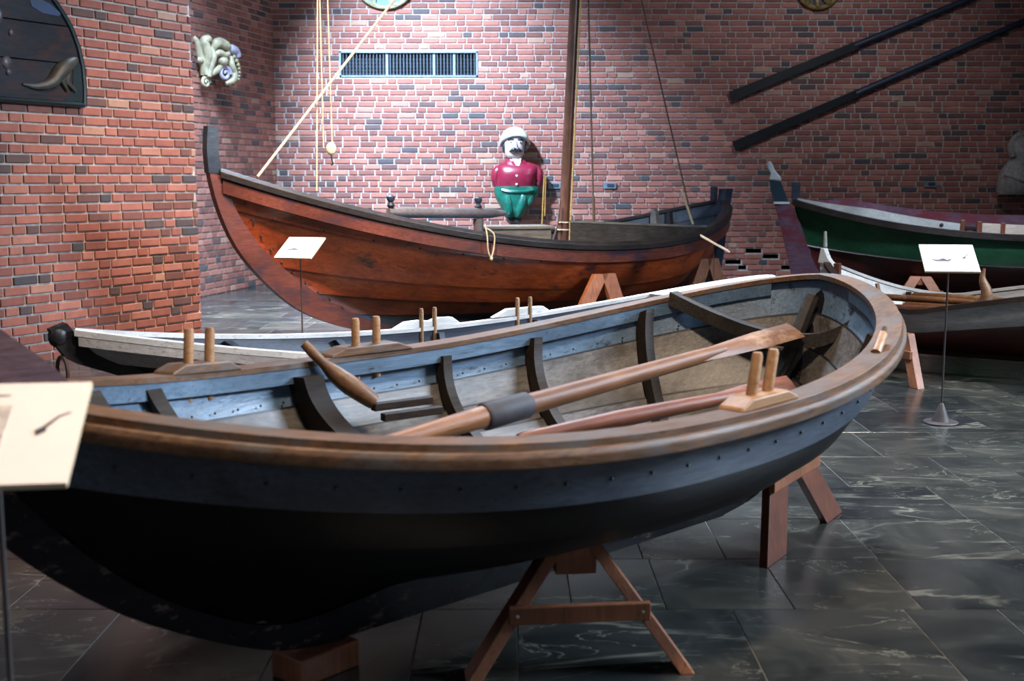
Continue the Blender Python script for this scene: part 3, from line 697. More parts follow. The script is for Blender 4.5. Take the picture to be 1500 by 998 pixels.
for u in (-0.30, 0.28): H2.thwart(u, 0.20, 0.70, 0.025, 'boat2_inner')
mb = MB(); pts = [H2.P(0.70+0.29*i/10, 1.0, 1) for i in range(11)]
top = [(p.x, p.y) for p in pts]+[(p.x, -p.y) for p in reversed(pts)]
n = len(top); zz = [p.z+0.024 for p in pts]+[p.z+0.024 for p in reversed(pts)]
mb.add([(x, y, z) for (x, y), z in zip(top, zz)]+[(x, y, z-0.03) for (x, y), z in zip(top, zz)],
       [(i, n-1-i, n-2-i, i+1) for i in range(10)]+[(i+1+n, n-2-i+n, n-1-i+n, i+n) for i in range(10)]+[(0, n, 2*n-1, n-1)]+[(i, i+1, i+1+n, i+n) for i in range(n-1)])
obj('stern_deck', mb, 'white_rail', r2)
mb = MB(); n = 14; mb.tube([(-2.44+0.0*math.cos(2*PI*i/n), 0.06*math.sin(2*PI*i/n), 0.685+0.062*math.cos(2*PI*i/n)) for i in range(n+1)], 0.009, 6); o = obj('bow_ring', mb, 'rusty_iron', r2, smooth=True)
mb = MB(); mb.ball((-2.45, 0, 0.835), (0.045, 0.036, 0.050), 12); obj('stem_iron', mb, 'near_black_wood', r2, smooth=True)
for uc in (-0.01, 0.30):
    p = H2.P(uc, 1.0, 1); q = H2.P(uc+0.03, 1.0, 1); d = (q-p); ang = math.atan2(d.y, d.x)
    M = Matrix.Translation(p+Vector((0, 0.005, 0.022))) @ Matrix.Rotation(ang, 4, 'Z')
    prof = [(-0.26, 0), (0.26, 0), (0.19, 0.045), (0.09, 0.05), (0.02, 0.035), (-0.06, 0.045), (-0.16, 0.042)] if uc < 0 else [(-0.24, 0), (0.24, 0), (0.16, 0.048), (-0.12, 0.048)]
    mb = MB(); mb.prism(prof, -0.02, 0.02); mb.v = [tuple(M @ Vector(v)) for v in mb.v]; obj('thole_pad', mb, 'white_rail', r2, bevel=0.004)
    for sx in (-0.05, 0.05):
        mb = MB(); mb.tube([(sx, -0.02, -0.10), (sx, -0.02, 0.10), (sx, -0.02, 0.115)], [0.013, 0.014, 0.011], 9); mb.v = [tuple(M @ Vector(v)) for v in mb.v]; obj('thole_pin', mb, 'peg_wood', r2, smooth=True)
for u in (-0.5, 0.55):
    trestle_frame('boat_stand', 'small brown stand under the slim white-railed boat, near its %s' % ('bow' if u < 0 else 'stern'), [tuple((Matrix.Translation((p2[0], p2[1], 0)) @ Matrix.Rotation(p2[2], 4, 'Z') @ Vector((u*2.1, y, 0)))[:2]) for y in (-0.45, 0.45)],
                  tuple(Matrix.Translation((p2[0], p2[1], 0)) @ Matrix.Rotation(p2[2], 4, 'Z') @ Vector((u*2.1, 0, 0.08))), 0.06, 0.06, ('trestle_dark', 'trestle_dark'), 0.4, gap=0.10)

# ---- boat 3: varnished red sailing boat
p3 = (0.064, 11.699, 0.765, 6.655, 1.974, 0.861, 0.693, 0.353, 2.085, 2.117, 1.989, 2.143, 1.014, 0.794, 0.193)
r3 = empty('sailing_boat', (p3[0], p3[1], 0), p3[2], 'large red-brown varnished clinker sailing boat with tall stem and mast', 'boat')
M3 = Matrix.Translation((p3[0], p3[1], 0)) @ Matrix.Rotation(p3[2], 4, 'Z'); I3 = M3.inverted()
h3 = p3[3]/2
H3 = Hull(p3, 0.15, [(-1.6, 0.15), (-2.0, 0.28), (-2.36, 0.45), (-2.82, 0.77), (-3.07, 1.03), (-3.215, 1.28), (-h3, 1.554)], [(2.75, 0.17), (3.05, 0.30), (3.18, 0.55), (3.26, 0.88), (h3, 1.214)], 0.92, 2.2, 0.9, 0.022, r3, 0.42)
TS3 = [0.0, 0.24, 0.44, 0.62, 0.88, 1.0]
OUT3 = ['near_black_wood', 'red_varnish_shaded', 'red_varnish', 'red_varnish', 'red_varnish']  # lower strakes darkened, mostly shade under the hull painted in
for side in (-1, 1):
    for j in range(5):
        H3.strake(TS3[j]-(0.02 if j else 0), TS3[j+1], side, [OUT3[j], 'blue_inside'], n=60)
    H3.rail([(-0.045, -0.005), (-0.045, 0.03), (0.03, 0.03), (0.062, 0.0), (0.055, -0.05), (0.02, -0.05)], side, 'near_black_wood', a=-0.99, b=0.99, name='gunwale', bevel=0.006)
    H3.rail([(0.020, -0.17), (0.020, -0.055), (0.036, -0.06), (0.036, -0.165)], side, 'purple_red', a=-0.985, b=0.985, name='rubbing_strake')
H3.plate([(-1.6, 0.155), (-2.0, 0.29), (-2.35, 0.47), (-2.80, 0.79), (-3.05, 1.05), (-3.20, 1.29), (-3.285, 1.55), (-3.315, 1.70), (-3.31, 1.885)],
         [(-1.55, 0.10), (-2.0, 0.165), (-2.5, 0.34), (-2.83, 0.565), (-3.14, 0.89), (-3.31, 1.22), (-3.395, 1.54), (-3.405, 1.73), (-3.39, 1.89)], 0.045, 'purple_red', 'stem')
H3.plate([(-3.285, 1.52), (-3.315, 1.68), (-3.31, 1.885)], [(-3.40, 1.53), (-3.41, 1.72), (-3.395, 1.892)], 0.05, 'blue_black_wood', 'stem_head')
H3.plate([(-1.61, 0.16), (0.6, 0.15), (2.75, 0.17)], [(-1.57, 0.10), (0.6, 0.075), (2.75, 0.10)], 0.045, 'near_black_wood', 'keel')
H3.plate([(2.75, 0.175), (3.04, 0.31), (3.17, 0.56), (3.25, 0.89), (3.32, 1.22), (3.34, 1.36)], [(2.75, 0.10), (3.18, 0.18), (3.33, 0.50), (3.40, 0.90), (3.47, 1.22), (3.50, 1.36)], 0.05, 'blue_black_wood', 'sternpost')
mb = MB(); mb.box((3.30, 0.09, 1.27), (0.07, 0.06, 0.22)); obj('timber_head', mb, 'blue_black_wood', r3, bevel=0.005)
for u in (-0.72, -0.45, -0.15, 0.15, 0.42, 0.66, 0.85): H3.rib(u, 0.06, 0.06, 'near_black_wood', t1=0.98)
H3.half_rib(0.80, 0.06, 0.09, 'chest_grey', 1, 0.6, 1.06)
for u in (-0.35, 0.10, 0.50): H3.thwart(u, 0.24, 0.78, 0.035, 'near_black_wood')
nails(H3, [(-0.985+0.004*0, 0.35+0.6*i/9, -1, 0.02) for i in range(10)]+[(-0.955, 0.3+0.6*i/9, -1, 0.02) for i in range(10)]+[(-0.9+0.12*i, 0.86, -1, 0.02) for i in range(14)], 0.011)
# raised side board on the near rail
rows = []
for i in range(21):
    u = -0.07+0.66*i/20; p = H3.P(u, 1.0, -1); zt = max(p.z+0.035, 1.085-0.115*i/20)
    rows.append([p+Vector((0, -0.005, 0.028)), p+Vector((0, 0.02, 0.028)), Vector((p.x, p.y+0.02, zt)), Vector((p.x, p.y-0.005, zt))])
mb = MB(); mb.grid(rows, 0, True, True); obj('side_board', mb, 'frame_grey', r3)
rows = [[r_[2]+Vector((0, -0.03, 0)), r_[2]+Vector((0, 0.01, 0)), r_[2]+Vector((0, 0.01, 0.02)), r_[2]+Vector((0, -0.03, 0.02))] for r_ in rows]
mb = MB(); mb.grid(rows, 0, True, True); obj('side_board_cap', mb, 'chest_grey', r3)
# mast
mb = MB(); bl = I3 @ Vector((0.515, 12.45, 0.30)); tp = I3 @ Vector((0.745, 12.45, 5.80))
mb.tube([bl, bl.lerp(tp, 0.5), tp], [0.058, 0.052, 0.035], 12); obj('mast', mb, 'mast_wood', r3, smooth=True)
for k in (0.118, 0.132):
    c = bl.lerp(tp, k); mb = MB(); mb.tube([c+Vector((0.064*math.cos(2*PI*i/14), 0.064*math.sin(2*PI*i/14), 0)) for i in range(15)], 0.008, 6); obj('mast_lashing', mb, 'rope_pale', r3, smooth=True)
# mast rigging
def rope(name, pts, r, mat, parent=None, inv=None):
    pts = [Vector(p) for p in pts]
    if inv is not None: pts = [inv @ p for p in pts]
    mb = MB(); mb.tube(pts, r, 6); return obj(name, mb, mat, parent, smooth=True)
def sag(a, b, s=0.05, n=10):
    a = Vector(a); b = Vector(b); return [a.lerp(b, i/n)-Vector((0, 0, s*math.sin(PI*i/n))) for i in range(n+1)]
mt = M3 @ tp
rope('forestay', sag((-2.05, 9.62, 1.50), mt-Vector((0, 0, 0.05)), 0.02), 0.011, 'rope_pale', r3, I3)
rope('shroud', sag((0.849, 12.3, 0.98), (0.70, 12.42, 5.6), 0.0), 0.010, 'rope_brown', r3, I3)
rope('shroud', sag((0.849, 12.3, 0.98), (0.842, 12.3, 1.30), 0.0, 2), 0.016, 'rope_brown', r3, I3)
rope('backstay', sag((2.012, 13.2, 0.98), (0.75, 12.45, 5.7), 0.06), 0.009, 'rope_brown', r3, I3)
rope('backstay_tail', sag((2.012, 13.2, 0.98), (1.86, 13.11, 1.36), 0.0, 3), 0.013, 'rope_pale', r3, I3)
rope('halyard', sag((0.60, 12.38, 0.80), (0.80, 12.40, 5.7), 0.0), 0.009, 'rope_yellow', r3, I3)
rope('halyard_fall', [(0.30, 12.2, 0.80), (0.315, 12.2, 1.2), (0.33, 12.2, 1.52), (0.345, 12.2, 1.50), (0.335, 12.2, 1.1)], 0.006, 'rope_yellow', r3, I3)
rope('sheet_tail', [(0.40, 12.2, 0.78), (0.47, 12.25, 1.0), (0.50, 12.3, 1.25)], 0.010, 'rope_brown', r3, I3)
# rope loop over the near rail
pl = H3.P(-0.35, 1.0, -1)+Vector((0, -0.075, 0))
mb = MB(); mb.tube(smooth_poly([tuple(pl+Vector(q)) for q in ((-0.04, 0.03, 0.10), (-0.045, -0.005, 0.0), (-0.035, -0.005, -0.12), (0.0, -0.005, -0.19), (0.035, -0.005, -0.10), (0.04, 0.0, 0.01), (0.0, 0.05, 0.06))], 24), 0.0065, 6)
obj('rope_loop', mb, 'rope_pale', r3, smooth=True)
mb = MB(); mb.ball(pl+Vector((0.0, -0.01, -0.20)), (0.016, 0.014, 0.020), 8); obj('rope_knot', mb, 'rope_pale', r3, smooth=True)
# chest and spar on crutches
t = empty('sea_chest', (0, 0, 0), 0, 'weathered grey wooden chest with blue paint remains inside the red sailing boat', 'chest')
c0 = M3 @ Vector((-0.22, -0.02, 0.0)); t.location = (c0.x+0.12, c0.y+0.05, 0.72); t.rotation_euler = (0, 0, 0.25)
mb = MB(); mb.box((0, 0, 0.14), (0.62, 0.34, 0.28)); obj('body', mb, 'chest_grey', t, bevel=0.006)
mb = MB(); mb.box((0, 0, 0.295), (0.66, 0.38, 0.03)); obj('lid', mb, 'chest_grey', t, bevel=0.006)
mb = MB(); mb.box((0.02, -0.175, 0.07), (0.30, 0.012, 0.09)); obj('painted_panel', mb, 'blue_paint_sheen', t)
sp = empty('spar', (-1.05, 10.10, 1.20), 0, 'grey weathered spar with tapered end lying across the red sailing boat', 'spar')
d = Vector((-0.07, 11.0, 1.165))-Vector(sp.location)
mb = MB(); mb.tube([d*0.0, d*0.1, d*0.85, d*1.0], [0.035, 0.05, 0.05, 0.022], 10); obj('pole', mb, 'spar_grey', sp, smooth=True)
for k in (0.02, 0.76):
    m = MB(); q = d*k
    m.lathe([(0.018, 0.02), (0.035, 0.05), (0.018, 0.075), (0.036, 0.10), (0.034, 0.125), (0.012, 0.14)], (q.x, q.y, q.z+0.01), 10); obj('belaying_knob', m, 'blue_black_wood', sp, smooth=True)
m = MB(); q = d*0.76; m.tube([(q.x, q.y, q.z-0.35), (q.x, q.y, q.z-0.16), (q.x, q.y, q.z-0.05)], [0.03, 0.045, 0.05], 10); obj('crutch', m, 'spar_grey', sp, smooth=True)
trestle_frame('boat_stand', 'tan-brown triangular stand under the middle of the red sailing boat', [(0.52, 10.75), (1.10, 11.12)], (0.86, 11.06, 0.60), 0.16, 0.05, ('trestle_wood', 'trestle_dark'), 0.45, gap=0.04, bar_side=-1)
trestle_frame('boat_stand', 'tan-brown triangular stand under the stern of the red sailing boat', [(1.85, 12.55), (2.35, 12.85)], (2.14, 12.86, 0.62), 0.16, 0.05, ('trestle_wood', 'trestle_dark'), 0.45, gap=0.04, bar_side=-1)

# ---- boat 4: green and white boat by the wall
p4 = (6.172, 13.26, -0.229, 5.913, 1.793, 0.865, 0.357, 0.4, 2.239, 2.3, 2.056, 2.0, 0.941, 1.0, -0.074)
r4 = empty('painted_boat', (p4[0], p4[1], 0), p4[2], 'green and maroon wooden boat with white washboards and carved white stem head', 'boat')
h4 = p4[3]/2
H4 = Hull(p4, 0.15, [(-1.9, 0.15), (-2.3, 0.19), (-2.62, 0.36), (-2.76, 0.62), (-2.88, 0.95), (-h4, 1.222)], [(1.9, 0.15), (2.4, 0.22), (2.7, 0.5), (2.85, 0.9), (h4, 1.265)], 0.92, 2.2, 0.8, 0.02, r4, 0.5)
TS4 = [0.0, 0.26, 0.48, 0.68, 0.71, 1.0]
OUT4 = ['maroon_hull', 'maroon_hull', 'maroon_hull', 'pale_blue_white', 'green_paint']
for side in (-1, 1):
    for j in range(5):
        H4.strake(TS4[j]-(0.015 if j not in (0, 3) else 0), TS4[j+1], side, [OUT4[j], 'purple_paint'], n=44)
    H4.rail([(-0.04, -0.01), (-0.04, 0.028), (0.055, 0.028), (0.055, -0.045), (0.02, -0.045)], side, 'near_black_wood', a=-0.99, b=0.99, name='gunwale', bevel=0.006)
for a, b, nm in ((-0.985, -0.405, 'washboard'), (-0.335, -0.27, 'washboard'), (-0.262, 0.1, 'washboard')):
    rows = []
    for i in range(25):
        u = a+(b-a)*i/24; p = H4.P(u, 1.0, -1); k = min(1.0, max(0.0, (u+0.985)/0.28)); hh = 0.02+0.085*k*(1 if u < -0.41 else 0.95)*(1-0.35*max(0, (u+0.75)/0.35) if u < -0.40 else 1.0)
        rows.append([p+Vector((0, -0.012, 0.025)), p+Vector((0, 0.012, 0.025)), p+Vector((0, 0.012, 0.025+hh)), p+Vector((0, -0.012, 0.025+hh))])
    mb = MB(); mb.grid(rows, 0, True, True); obj(nm, mb, 'pale_blue_white' if a < -0.5 else 'white_paint', r4)
rows = []
for i in range(31):
    u = -0.97+1.1*i/30; p = H4.P(u, 1.0, 1); hh = 0.16*min(1.0, (u+0.97)/0.2+0.05)
    rows.append([p+Vector((0, -0.012, 0.02)), p+Vector((0, 0.012, 0.02)), p+Vector((0, 0.012, 0.02+hh)), p+Vector((0, -0.012, 0.02+hh))])
mb = MB(); mb.grid(rows, 0, True, True); obj('washboard', mb, 'purple_paint', r4)
for u in (-0.40, -0.345, -0.266):
    p = H4.P(u, 1.0, -1); mb = MB(); mb.box(p+Vector((0, 0.0, 0.075)), (0.045, 0.05, 0.13)); obj('washboard_post', mb, 'trestle_dark', r4, bevel=0.004)
p = H4.P(-0.47, 1.0, -1); mb = MB(); mb.ball(p+Vector((0, -0.014, 0.065)), (0.022, 0.006, 0.022), 10); obj('rowlock_hole', mb, 'nail_black', r4)
H4.plate([(-1.9, 0.155), (-2.3, 0.20), (-2.61, 0.37), (-2.75, 0.63), (-2.87, 0.96), (-3.0, 1.19)], [(-1.9, 0.09), (-2.45, 0.10), (-2.88, 0.22), (-3.0, 0.55), (-3.09, 0.90), (-3.175, 1.19)], 0.06, 'purple_paint', 'stem')
H4.plate([(-3.005, 1.20), (-3.06, 1.33), (-3.105, 1.445)], [(-3.175, 1.20), (-3.215, 1.34), (-3.24, 1.46)], 0.06, 'blue_stem_paint', 'stem_upper')
mb = MB(); mb.prism([(-3.0, 1.185), (-3.18, 1.185), (-3.18, 1.21), (-3.0, 1.21)], -0.066, 0.066); obj('stem_band', mb, 'pale_blue_white', r4)
mb = MB(); mb.prism([(-3.10, 1.45), (-3.245, 1.462), (-3.235, 1.50), (-3.225, 1.54), (-3.25, 1.58), (-3.27, 1.63), (-3.265, 1.67), (-3.235, 1.685), (-3.205, 1.64), (-3.18, 1.58), (-3.14, 1.53), (-3.105, 1.49)], -0.05, 0.05); obj('carved_stem_head', mb, 'pale_blue_white', r4, bevel=0.012)
mb = MB(); mb.box((-2.93, 0.05, 1.31), (0.10, 0.09, 0.26)); obj('timber_head', mb, 'blue_black_wood', r4, bevel=0.006)
H4.plate([(-1.91, 0.16), (0, 0.15), (1.9, 0.16)], [(-1.91, 0.09), (0, 0.08), (1.9, 0.09)], 0.05, 'maroon_hull', 'keel')
H4.plate([(1.9, 0.155), (2.39, 0.23), (2.69, 0.51), (2.84, 0.91), (h4, 1.3)], [(1.9, 0.09), (2.5, 0.12), (2.83, 0.46), (2.96, 0.9), (h4+0.12, 1.32)], 0.05, 'maroon_hull', 'sternpost')
for u in (-0.6, -0.3, 0.0, 0.3, 0.6): H4.rib(u, 0.06, 0.06, 'purple_paint', t1=0.98)
M4 = Matrix.Translation((p4[0], p4[1], 0)) @ Matrix.Rotation(p4[2], 4, 'Z')
for lx in (-1.55, 1.6):
    f = [tuple((M4 @ Vector((lx+dx, -0.62, 0)))[:2]) for dx in (-0.30, 0.30)]
    trestle_frame('boat_stand', 'orange-brown stand under the green painted boat, near its %s' % ('carved stem' if lx < 0 else 'stern'), f, tuple(M4 @ Vector((lx, -0.47, 0.40))), 0.12, 0.05, ('trestle_wood', 'trestle_wood'), 0.55, gap=0.05, bar_side=-1)

# ---- boat 5: small boat with grey-white top strake
p5 = (4.168, 8.887, -0.561, 3.655, 1.42, 0.494, 0.3, 0.457, 2.176, 0.914, 2.041, 1.983, 0.963, 1.007, -0.492)
r5 = empty('small_boat', (p5[0], p5[1], 0), p5[2], 'small maroon rowing boat with grey-white top strake and loose poles inside', 'boat')
h5 = p5[3]/2
H5 = Hull(p5, 0.13, [(-1.35, 0.13), (-1.55, 0.2), (-1.72, 0.38), (-1.80, 0.6), (-h5, 0.794)], [(1.2, 0.13), (1.5, 0.25), (1.7, 0.55), (h5, 0.951)], 0.92, 2.2, 0.8, 0.014, r5, 0.45)
TS5 = [0.0, 0.28, 0.5, 0.74, 1.0]
for side in (-1, 1):
    for j in range(4):
        H5.strake(TS5[j]-(0.02 if j else 0), TS5[j+1], side, ['grey_white_paint' if j == 3 else 'maroon_hull', 'white_rail' if (j == 3 and side == 1) else 'dark_brown_hull'], n=44)
    H5.rail([(-0.022, 0.0), (-0.022, 0.024), (0.034, 0.024), (0.034, -0.012), (0.016, -0.012)], side, 'white_rail' if side == 1 else 'dark_brown_hull', a=-0.985, b=0.99, name='gunwale')
H5.plate([(-1.35, 0.135), (-1.54, 0.21), (-1.71, 0.39), (-1.79, 0.61), (-1.81, 0.86)], [(-1.35, 0.09), (-1.60, 0.14), (-1.80, 0.34), (-1.86, 0.60), (-1.875, 0.86)], 0.03, 'white_rail', 'stem')
mb = MB(); mb.prism([(-1.885, 0.79), (-1.75, 0.765), (-1.80, 0.83), (-1.835, 0.91), (-1.865, 0.91)], -0.045, 0.045); obj('stem_cap', mb, 'white_rail', r5, bevel=0.006)
mb = MB(); mb.tube([(-1.84, 0, 0.92), (-1.845, 0, 1.05)], [0.018, 0.013], 8); obj('stem_spike', mb, 'stone_grey_wood', r5, smooth=True)
mb = MB(); mb.box((-1.73, 0.0, 0.64), (0.05, 0.06, 0.30)); obj('stem_apron', mb, 'trestle_dark', r5, bevel=0.005)
H5.plate([(-1.36, 0.14), (0, 0.13), (1.2, 0.14)], [(-1.36, 0.09), (0, 0.085), (1.2, 0.09)], 0.03, 'maroon_hull', 'keel')
H5.plate([(1.2, 0.135), (1.49, 0.26), (1.69, 0.56), (h5, 0.97)], [(1.2, 0.09), (1.58, 0.2), (1.79, 0.53), (h5+0.07, 0.97)], 0.03, 'maroon_hull', 'sternpost')
for u in (-0.7, -0.4, -0.1, 0.25, 0.6): H5.rib(u, 0.04, 0.04, 'dark_brown_hull', t1=0.97)
for u in (-0.45, 0.15): H5.thwart(u, 0.18, 0.78, 0.025, 'dark_brown_hull')
M5 = Matrix.Translation((p5[0], p5[1], 0)) @ Matrix.Rotation(p5[2], 4, 'Z')
trestle_frame('boat_stand', 'tan wooden stand under the bow of the small maroon boat', [(2.90, 8.34), (2.66, 8.98)], (2.90, 8.66, 0.36), 0.09, 0.06, ('trestle_wood', 'trestle_wood'), 0.6, gap=0.03, bar_side=1)
def pole_thing(label, a, b, r, mat, group):
    a = Vector(a); b = Vector(b); mb = MB(); d = b-a
    mb.tube([Vector((0, 0, 0)), d*0.03, d*0.6, d*0.97, d], [r*0.5, r, r*0.95, r*0.6, r*0.3], 9)
    o = obj('wooden_pole', mb, mat, smooth=True); o.location = a; return tag(o, label, 'pole', group)
for i, (a, b, r) in enumerate((((2.98, 9.62, 0.53), (3.70, 8.92, 0.545), 0.028), ((3.00, 9.44, 0.465), (3.56, 8.94, 0.49), 0.026),
                               ((3.20, 9.62, 0.46), (3.90, 8.98, 0.48), 0.030), ((2.93, 9.30, 0.44), (3.46, 8.98, 0.45), 0.024), ((3.28, 9.66, 0.53), (3.86, 9.06, 0.55), 0.034))):
    pole_thing('loose brown wooden pole lying in the small maroon boat', a, b, r, 'oar_red' if i % 2 else 'oar_wood', 'poles in the small maroon boat')
mb = MB(); mb.tube(smooth_poly([(0, 0, 0), (0.005, 0, 0.10), (-0.03, 0.0, 0.20), (-0.02, 0, 0.28)], 12), [0.05, 0.046, 0.036, 0.022, 0.01], 9)
o = obj('horn_cleat', mb, 'branch_wood', r5, smooth=True); o.location = M5.inverted() @ Vector((3.60, 8.95, 0.53))
mb = MB(); mb.tube([(0, 0, 0), (-0.06, 0.05, 0.17)], [0.02, 0.016], 8); o = obj('rowlock_post', mb, 'branch_wood', r5, smooth=True); o.location = M5.inverted() @ Vector((2.88, 9.15, 0.50))

# ------------------------------------------------------------------ information signs
def sign(label, x, y, z, yaw, kind=0, pw=0.315, pl=0.297, tilt=29, base=True, group=None):
    t = empty('information_sign', (x, y, 0), 0, label, 'sign', group)
    mb = MB(); mb.lathe([(0.10, 0.0), (0.105, 0.006), (0.10, 0.012), (0.056, 0.014), (0.040, 0.05), (0.016, 0.115), (0.009, 0.125)], (0, 0, 0), 20); obj('base', mb, 'stand_iron', t, smooth=True)
    mb = MB(); mb.tube([(0, 0, 0.12), (0, 0, z-0.01)], 0.006, 8); obj('pole', mb, 'stand_iron', t, smooth=True)
    R = Matrix.Rotation(yaw, 4, 'Z') @ Matrix.Rotation(math.radians(tilt), 4, 'X'); M = Matrix.Translation((0, 0, z)) @ R
    def flat(name, rects, mat, zz, parent, poly=None):
        mb = MB()
        for x0, x1, y0, y1 in rects: mb.box(((x0+x1)/2, (y0+y1)/2, zz), (x1-x0, y1-y0, 0.0012))
        if poly:
            for pl_ in poly: mb.prism(pl_, zz-0.0006, zz+0.0006, 'z')
        mb.v = [tuple(M @ Vector(v)) for v in mb.v]; return obj(name, mb, mat, parent)
    mb = MB(); mb.box((0, 0, 0.006), (pw, pl, 0.012)); mb.v = [tuple(M @ Vector(v)) for v in mb.v]
    pt = obj('panel', mb, 'sign_edge', t, bevel=0.001)
    flat('paper', [(-pw/2+0.001, pw/2-0.001, -pl/2+0.001, pl/2-0.001)], 'sign_cream', 0.0126, pt)
    w, h = pw, pl
    # drawing of the boat, location sketch, title line
    flat('picture', [(-0.42*w, 0.06*w, -0.18*h, 0.26*h)], 'print_pale', 0.0140, pt)
    flat('boat_drawing', [], 'print_black', 0.0152, pt, [[(-0.34*w, -0.08*h), (-0.26*w, -0.14*h), (-0.02*w, -0.14*h), (0.05*w, -0.04*h), (-0.04*w, -0.085*h), (-0.22*w, -0.085*h)], [(-0.20*w, -0.08*h), (-0.12*w, -0.03*h), (-0.06*w, -0.08*h)]])
    flat('picture_caption', [(-0.38*w, 0.00*w, -0.215*h, -0.205*h), (-0.42*w, 0.03*w, 0.36*h, 0.375*h)], 'print_grey', 0.0142, pt)
    flat('map_coast', [], 'print_black', 0.0142, pt, [[(0.235*w, 0.0*h), (0.25*w, -0.05*h), (0.30*w, -0.01*h), (0.30*w, 0.03*h), (0.36*w, 0.13*h), (0.42*w, 0.17*h), (0.42*w, 0.18*h), (0.35*w, 0.14*h), (0.28*w, 0.04*h)]])
    return t
sign('cream information sign on a thin pole before the stem of the red sailing boat', -1.645, 9.2, 0.945, -0.30)
sign('cream information sign on a conical iron foot beside the small maroon boat', 2.635, 7.13, 1.005, -0.16)
sign('cream information sign standing before the bow of the grey-blue rowing boat', -0.990, 2.22, 1.005, 0.14)
sign('cream information sign seen nearly edge-on by the stern of the red sailing boat', 1.88, 11.0, 0.88, 1.45)

# ------------------------------------------------------------------ things on the back wall
t = empty('wall_vent', (-1.4595, YB, 2.897), 0, 'long blue-grey ventilation grille set into the brick back wall', 'vent')
w, h = 1.953, 0.358
for nm, c, sz in (('frame', (0, -0.004, 0.012), (w, 0.03, 0.024)), ('frame', (0, -0.004, h-0.012), (w, 0.03, 0.024)), ('frame', (-w/2+0.012, -0.004, h/2), (0.024, 0.03, h)), ('frame', (w/2-0.012, -0.004, h/2), (0.024, 0.03, h))):
    mb = MB(); mb.box(c, sz); obj(nm, mb, 'vent_metal', t)
mb = MB(); mb.box((0, 0.10, h/2), (w-0.04, 0.01, h-0.04)); obj('backing', mb, 'vent_dark', t)
for i in range(40):
    x = -w/2+0.05+(w-0.1)*i/39; thick = 0.034 if i in (13, 27, 33) else 0.016
    mb = MB(); mb.box((0, 0, 0), (thick, 0.03, h-0.05)); o = obj('bar', mb, 'vent_metal' if thick > 0.02 else 'vent_bar', t); o.location = (x, 0.03, h/2)
mb = MB()
for i in range(6): mb.box((0, 0.065, 0.05+i*0.05), (w-0.05, 0.006, 0.006))
o = obj('mesh_wires', mb, 'vent_bar', t); o['kind'] = 'stuff'

def wall_oar(label, a, b):
    a = Vector((a[0], YB-0.075, a[1])); b = Vector((b[0], YB-0.075, b[1])); d = (b-a); L = d.length
    t = empty('long_oar', a, 0, label, 'oar'); t.rotation_euler = (0, -math.atan2(d.z, d.x), 0)
    mb = MB(); rows = []
    for i in range(13):
        k = i/12; x = 1.9*k; hw = 0.075-0.018*k; hd = 0.012+0.03*k
        rows.append([(x, -hd, -hw), (x, hd, -hw), (x, hd, hw), (x, -hd, hw)])
    mb.grid(rows, 0, True, True); obj('blade', mb, 'black_oar', t, bevel=0.006)
    mb = MB(); mb.tube([(1.85, 0, 0), (3.0, 0, 0), (L, 0, 0)], [0.050, 0.047, 0.036], 12); obj('shaft', mb, 'blue_black_wood', t, smooth=True)
    for x in (1.2, L*0.75):
        mb = MB(); mb.box((x, 0.0, -0.055), (0.02, 0.07, 0.012)); obj('wall_hook', mb, 'iron', t)
    return t
dx, dz = 6.318-3.078, 3.956-2.641; wall_oar('upper of two long black oars hung slanting on the brick wall', (3.09, 2.62), (3.09+dx*1.62, 2.62+dz*1.62))
dx, dz = 7.196-3.134, 3.695-1.943; wall_oar('lower of two long black oars hung slanting on the brick wall', (3.15, 1.925), (3.15+dx*1.30, 1.925+dz*1.30))

def medallion(label, x, z, R, mats, n_leaf):
    t = empty('carved_medallion', (x, YB-0.021, z), 0, label, 'carving')
    rows = []; n = 40
    mb = MB(); pts = [(R*math.cos(2*PI*i/n), R*math.sin(2*PI*i/n)) for i in range(n)]
    mb.prism(pts, -0.05, 0.0); obj('disc', mb, mats[0], t)
    mb = MB(); mb.tube([(R*math.cos(2*PI*i/n), -0.05, R*math.sin(2*PI*i/n)) for i in range(n+1)], 0.03, 8); obj('rim', mb, mats[1], t, smooth=True)
    for i in range(n_leaf):
        a = 2*PI*i/n_leaf; mb = MB()
        pl = [(R*0.45*math.cos(a-0.3), -0.055, R*0.45*math.sin(a-0.3)), (R*0.65*math.cos(a), -0.075, R*0.65*math.sin(a)), (R*0.93*math.cos(a+0.12), -0.07, R*0.93*math.sin(a+0.12)), (R*1.0*math.cos(a+0.3), -0.06, R*1.0*math.sin(a+0.3))]
        mb.tube(smooth_poly(pl, 9), [0.01, 0.028, 0.04, 0.038, 0.025, 0.008], 7); obj('leaf', mb, mats[1], t, smooth=True)
    mb = MB(); mb.lathe([(R*0.42, -0.02), (R*0.42, 0.03), (R*0.36, 0.05), (R*0.15, 0.06)], (0, 0, 0), 28); mb.v = [(v[0], -0.045-v[2], v[1]) for v in mb.v]; obj('boss', mb, mats[2], t, smooth=True)
medallion('round carved medallion in blue and pale green leaves above the wall vent', -1.77, 4.275, 0.43, ('medal_blue', 'medal_leaf', 'medal_blue'), 9)
medallion('round carved medallion in gold and navy above the black oars', 4.28, 4.14, 0.30, ('medal_navy', 'medal_gold', 'medal_navy'), 11)
